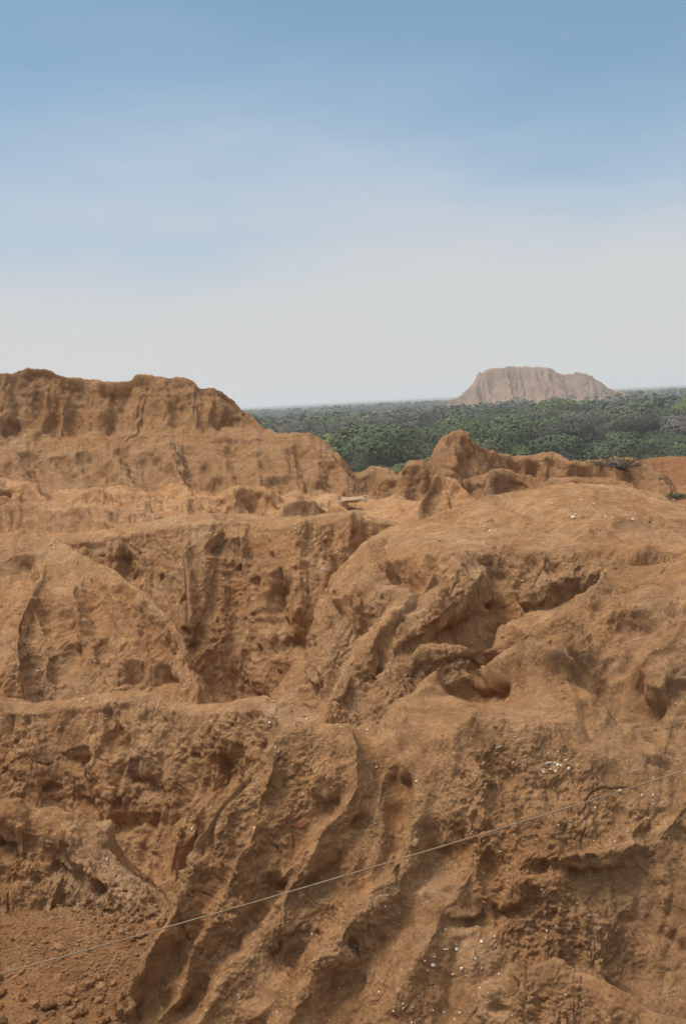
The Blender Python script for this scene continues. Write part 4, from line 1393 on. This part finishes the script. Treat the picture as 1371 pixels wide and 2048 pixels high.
# sherds and bricks
Mr = MatB('fired_clay', 0.85)
Mr.color(Mr.ramp(Mr.noise(14, 4, 0.6), [(0.3, (0.36, 0.13, 0.065)), (0.7, (0.50, 0.21, 0.115))]))
Mr.normal(Mr.bump(Mr.noise(60, 4, 0.6), 0.01, 0.6))


def sherd(px, py, L, W, th, label, rot=0.0, tilt=0.3, curv=0.35, mat=None):
    k = surf(px, py, 2)
    if k is None:
        return
    g4 = np.random.default_rng(px)
    nu, nv_ = 9, 7
    v = []
    for s_ in (1, -1):
        for i in range(nu):
            for j in range(nv_):
                u = i / (nu - 1) * 2 - 1; w2 = j / (nv_ - 1) * 2 - 1
                e1 = 1 - 0.25 * abs(u) ** 2 + 0.06 * math.sin(5 * u + px)
                xx = u * L / 2 * (1 + 0.08 * math.sin(4 * w2 + px)); yy = w2 * W / 2 * e1
                v.append((xx, yy, curv * (1 - u * u) * L * 0.35 + s_ * th / 2))
    f = []
    o2 = nu * nv_
    for i in range(nu - 1):
        for j in range(nv_ - 1):
            a = i * nv_ + j
            f.append((a, a + nv_, a + nv_ + 1, a + 1)); f.append((o2 + a, o2 + a + 1, o2 + a + nv_ + 1, o2 + a + nv_))
    for i in range(nu - 1):
        a = i * nv_; f.append((a, a + o2, a + nv_ + o2, a + nv_))
        a = i * nv_ + nv_ - 1; f.append((a, a + nv_, a + nv_ + o2, a + o2))
    for j in range(nv_ - 1):
        a = j; f.append((a, a + 1, a + 1 + o2, a + o2))
        a = (nu - 1) * nv_ + j; f.append((a, a + o2, a + 1 + o2, a + 1))
    o_ = mesh_from('pottery_sherd', np.array(v), np.array(f), mat or Mr.m, smooth=False)
    n_ = N2[k]
    o_.location = (V[k] + n_ * th * 0.6).tolist()
    q_ = mathutils.Vector(n_.tolist()).to_track_quat('Z', 'Y') @ mathutils.Euler((tilt, 0, rot)).to_quaternion()
    o_.rotation_euler = q_.to_euler()
    tag(o_, label, 'sherd')


sherd(600, 1650, 0.085, 0.055, 0.012, 'orange-red pottery sherd on the fluted flank of the foreground slope', 0.6, 0.5)
sherd(755, 1440, 0.06, 0.05, 0.012, 'red pottery sherd standing on the saddle behind the foreground crest', 0.3, 0.9)
sherd(1190, 1592, 0.06, 0.03, 0.010, 'narrow orange sherd under the rope on the right slope', 1.2, 0.4)
Mred = MatB('baked_earth', 0.95)
Mred.color(Mred.ramp(Mred.noise(16, 6, 0.7), [(0.3, (0.33, 0.145, 0.065)), (0.7, (0.47, 0.225, 0.105))]))
Mred.normal(Mred.bump(Mred.noise(40, 6, 0.75), 0.02, 0.9))
_c = mesh_from('clod_proto', *clod_mesh(77, 2, 0.5, 0.45), Mred.m)
place('brick_lump', _c.data, surf(1246, 1524, 2), 0.06, 'rust-red baked earth lump above the rope at the right', 'brick lump', sink=0.9)
bpy.data.objects.remove(_c)
sherd(120, 1895, 0.16, 0.06, 0.018, 'curved brown sherd lying on the rubble floor', -0.7, 0.5, 0.5, SOIL)

# stone slab bridging a dark hole between the hill and the central knolls
Mst = MatB('pale_stone', 0.9)
Mst.color(Mst.ramp(Mst.noise(3, 5, 0.6), [(0.3, (0.30, 0.19, 0.105)), (0.7, (0.42, 0.29, 0.17))]))
Mst.normal(Mst.bump(Mst.noise(18, 5, 0.6), 0.03, 0.7))


def block(name, c, size, rot, seed, mat, label, cat):
    import bmesh
    bm = bmesh.new()
    bmesh.ops.create_cube(bm, size=1.0)
    bmesh.ops.subdivide_edges(bm, edges=bm.edges[:], cuts=7, use_grid_fill=True)
    co = np.array([v.co[:] for v in bm.verts])
    f = np.array([[v.index for v in fc_.verts] for fc_ in bm.faces])
    bm.free()
    rr = np.linalg.norm(co[:, :2], axis=1)
    co = co * (1 - 0.10 * np.clip(np.abs(co).sum(1, keepdims=True) - 1.1, 0, 1))
    co[:, 0] += perlin3(co[:, 1] * 3 + seed, co[:, 0], co[:, 2]) * 0.12
    co[:, 1] += perlin3(co[:, 0] * 3 + seed, co[:, 1] + 5, co[:, 2]) * 0.15
    co[:, 2] += perlin3(co[:, 0] * 2.5, co[:, 1] * 2.5 + seed, co[:, 2]) * 0.10
    o_ = mesh_from(name, co * np.array(size), f, mat)
    o_.location = c
    o_.rotation_euler = rot
    return tag(o_, label, cat)


k = surf(708, 1006, 4)
pk = at(707, 999, V[k][1] - 0.25)
block('stone_slab', pk.tolist(), (0.95, 0.6, 0.11), (math.radians(8), math.radians(-2), math.radians(-4)), 3, Mst.m, 'pale flat stone slab bridging a dark hole between the hill and knolls', 'slab')
pk2 = at(688, 1012, V[k][1] - 0.25)
block('support_stone', pk2.tolist(), (0.30, 0.5, 0.36), (0, 0, 0.2), 9, Mst.m, 'upright pale stone holding up the left end of the slab', 'stone')

# ------------------------------------------------------------------ rope
Mp = MatB('rope_fibre', 0.9)
Mp.color(Mp.ramp(Mp.noise(60, 3, 0.6), [(0.3, (0.24, 0.16, 0.10)), (0.7, (0.36, 0.25, 0.16))]))
A0 = at(-900, 2215, 4.4); B0 = at(0, 1948, 4.75); B1 = at(1371, 1540, 5.3); A1 = at(2500, 1235, 5.8)
pts = []
L_ = B1 - B0
for t in np.linspace(-0.62, 1.75, 900):
    p = B0 + L_ * t
    sag = 0.035 * (1 - ((t - 0.5) / 0.5) ** 2)
    p = p + np.array([0, 0, -sag * (1 if 0 <= t <= 1 else 0.3)]) * (0.6)
    pts.append(p)
pts = np.array(pts)
tg = np.gradient(pts, axis=0); tg /= np.linalg.norm(tg, axis=1)[:, None]
su = np.cross(tg, [0, 0, 1.0]); su /= np.linalg.norm(su, axis=1)[:, None]
sv = np.cross(su, tg)
ns = 12
an = np.linspace(0, 2 * math.pi, ns, endpoint=False)
arc = np.concatenate([[0], np.cumsum(np.linalg.norm(np.diff(pts, axis=0), axis=1))])
tw = arc[:, None] * 110
rrp = 0.0031 * (1 + 0.22 * np.cos(3 * (an[None] - tw)))
vr = pts[:, None] + rrp[..., None] * (np.cos(an)[None, :, None] * su[:, None] + np.sin(an)[None, :, None] * sv[:, None])
ri = np.arange(len(pts) * ns).reshape(len(pts), ns)
rf = np.stack([ri[:-1], np.roll(ri[:-1], -1, 1), np.roll(ri[1:], -1, 1), ri[1:]], -1).reshape(-1, 4)
tag(mesh_from('rope', vr.reshape(-1, 3), rf, Mp.m), 'thin beige rope stretched slanting across the foreground gully', 'rope')

# ------------------------------------------------------------------ haze
me = bpy.data.meshes.new('haze')
x0, x1, y0, y1, z0, z1 = -12300, 12300, -7300, 17300, -1.2, 62
vv = [(x, y, z) for x in (x0, x1) for y in (y0, y1) for z in (z0, z1)]
me.from_pydata(vv, [], [(0, 1, 3, 2), (4, 6, 7, 5), (0, 4, 5, 1), (2, 3, 7, 6), (0, 2, 6, 4), (1, 5, 7, 3)])
hz = bpy.data.objects.new('haze', me)
C.objects.link(hz)
mh_ = bpy.data.materials.new('haze')
mh_.use_nodes = True
mh_.node_tree.nodes.clear()
vo = mh_.node_tree.nodes.new('ShaderNodeVolumePrincipled')
vo.inputs['Color'].default_value = (0.985, 0.985, 0.98, 1)
vo.inputs['Density'].default_value = 0.00028
vo.inputs['Anisotropy'].default_value = 0.1
oo = mh_.node_tree.nodes.new('ShaderNodeOutputMaterial')
mh_.node_tree.links.new(vo.outputs[0], oo.inputs['Volume'])
me.materials.append(mh_)
tag(hz, 'pale haze lying over the lowland and the horizon', 'haze', kind='stuff')
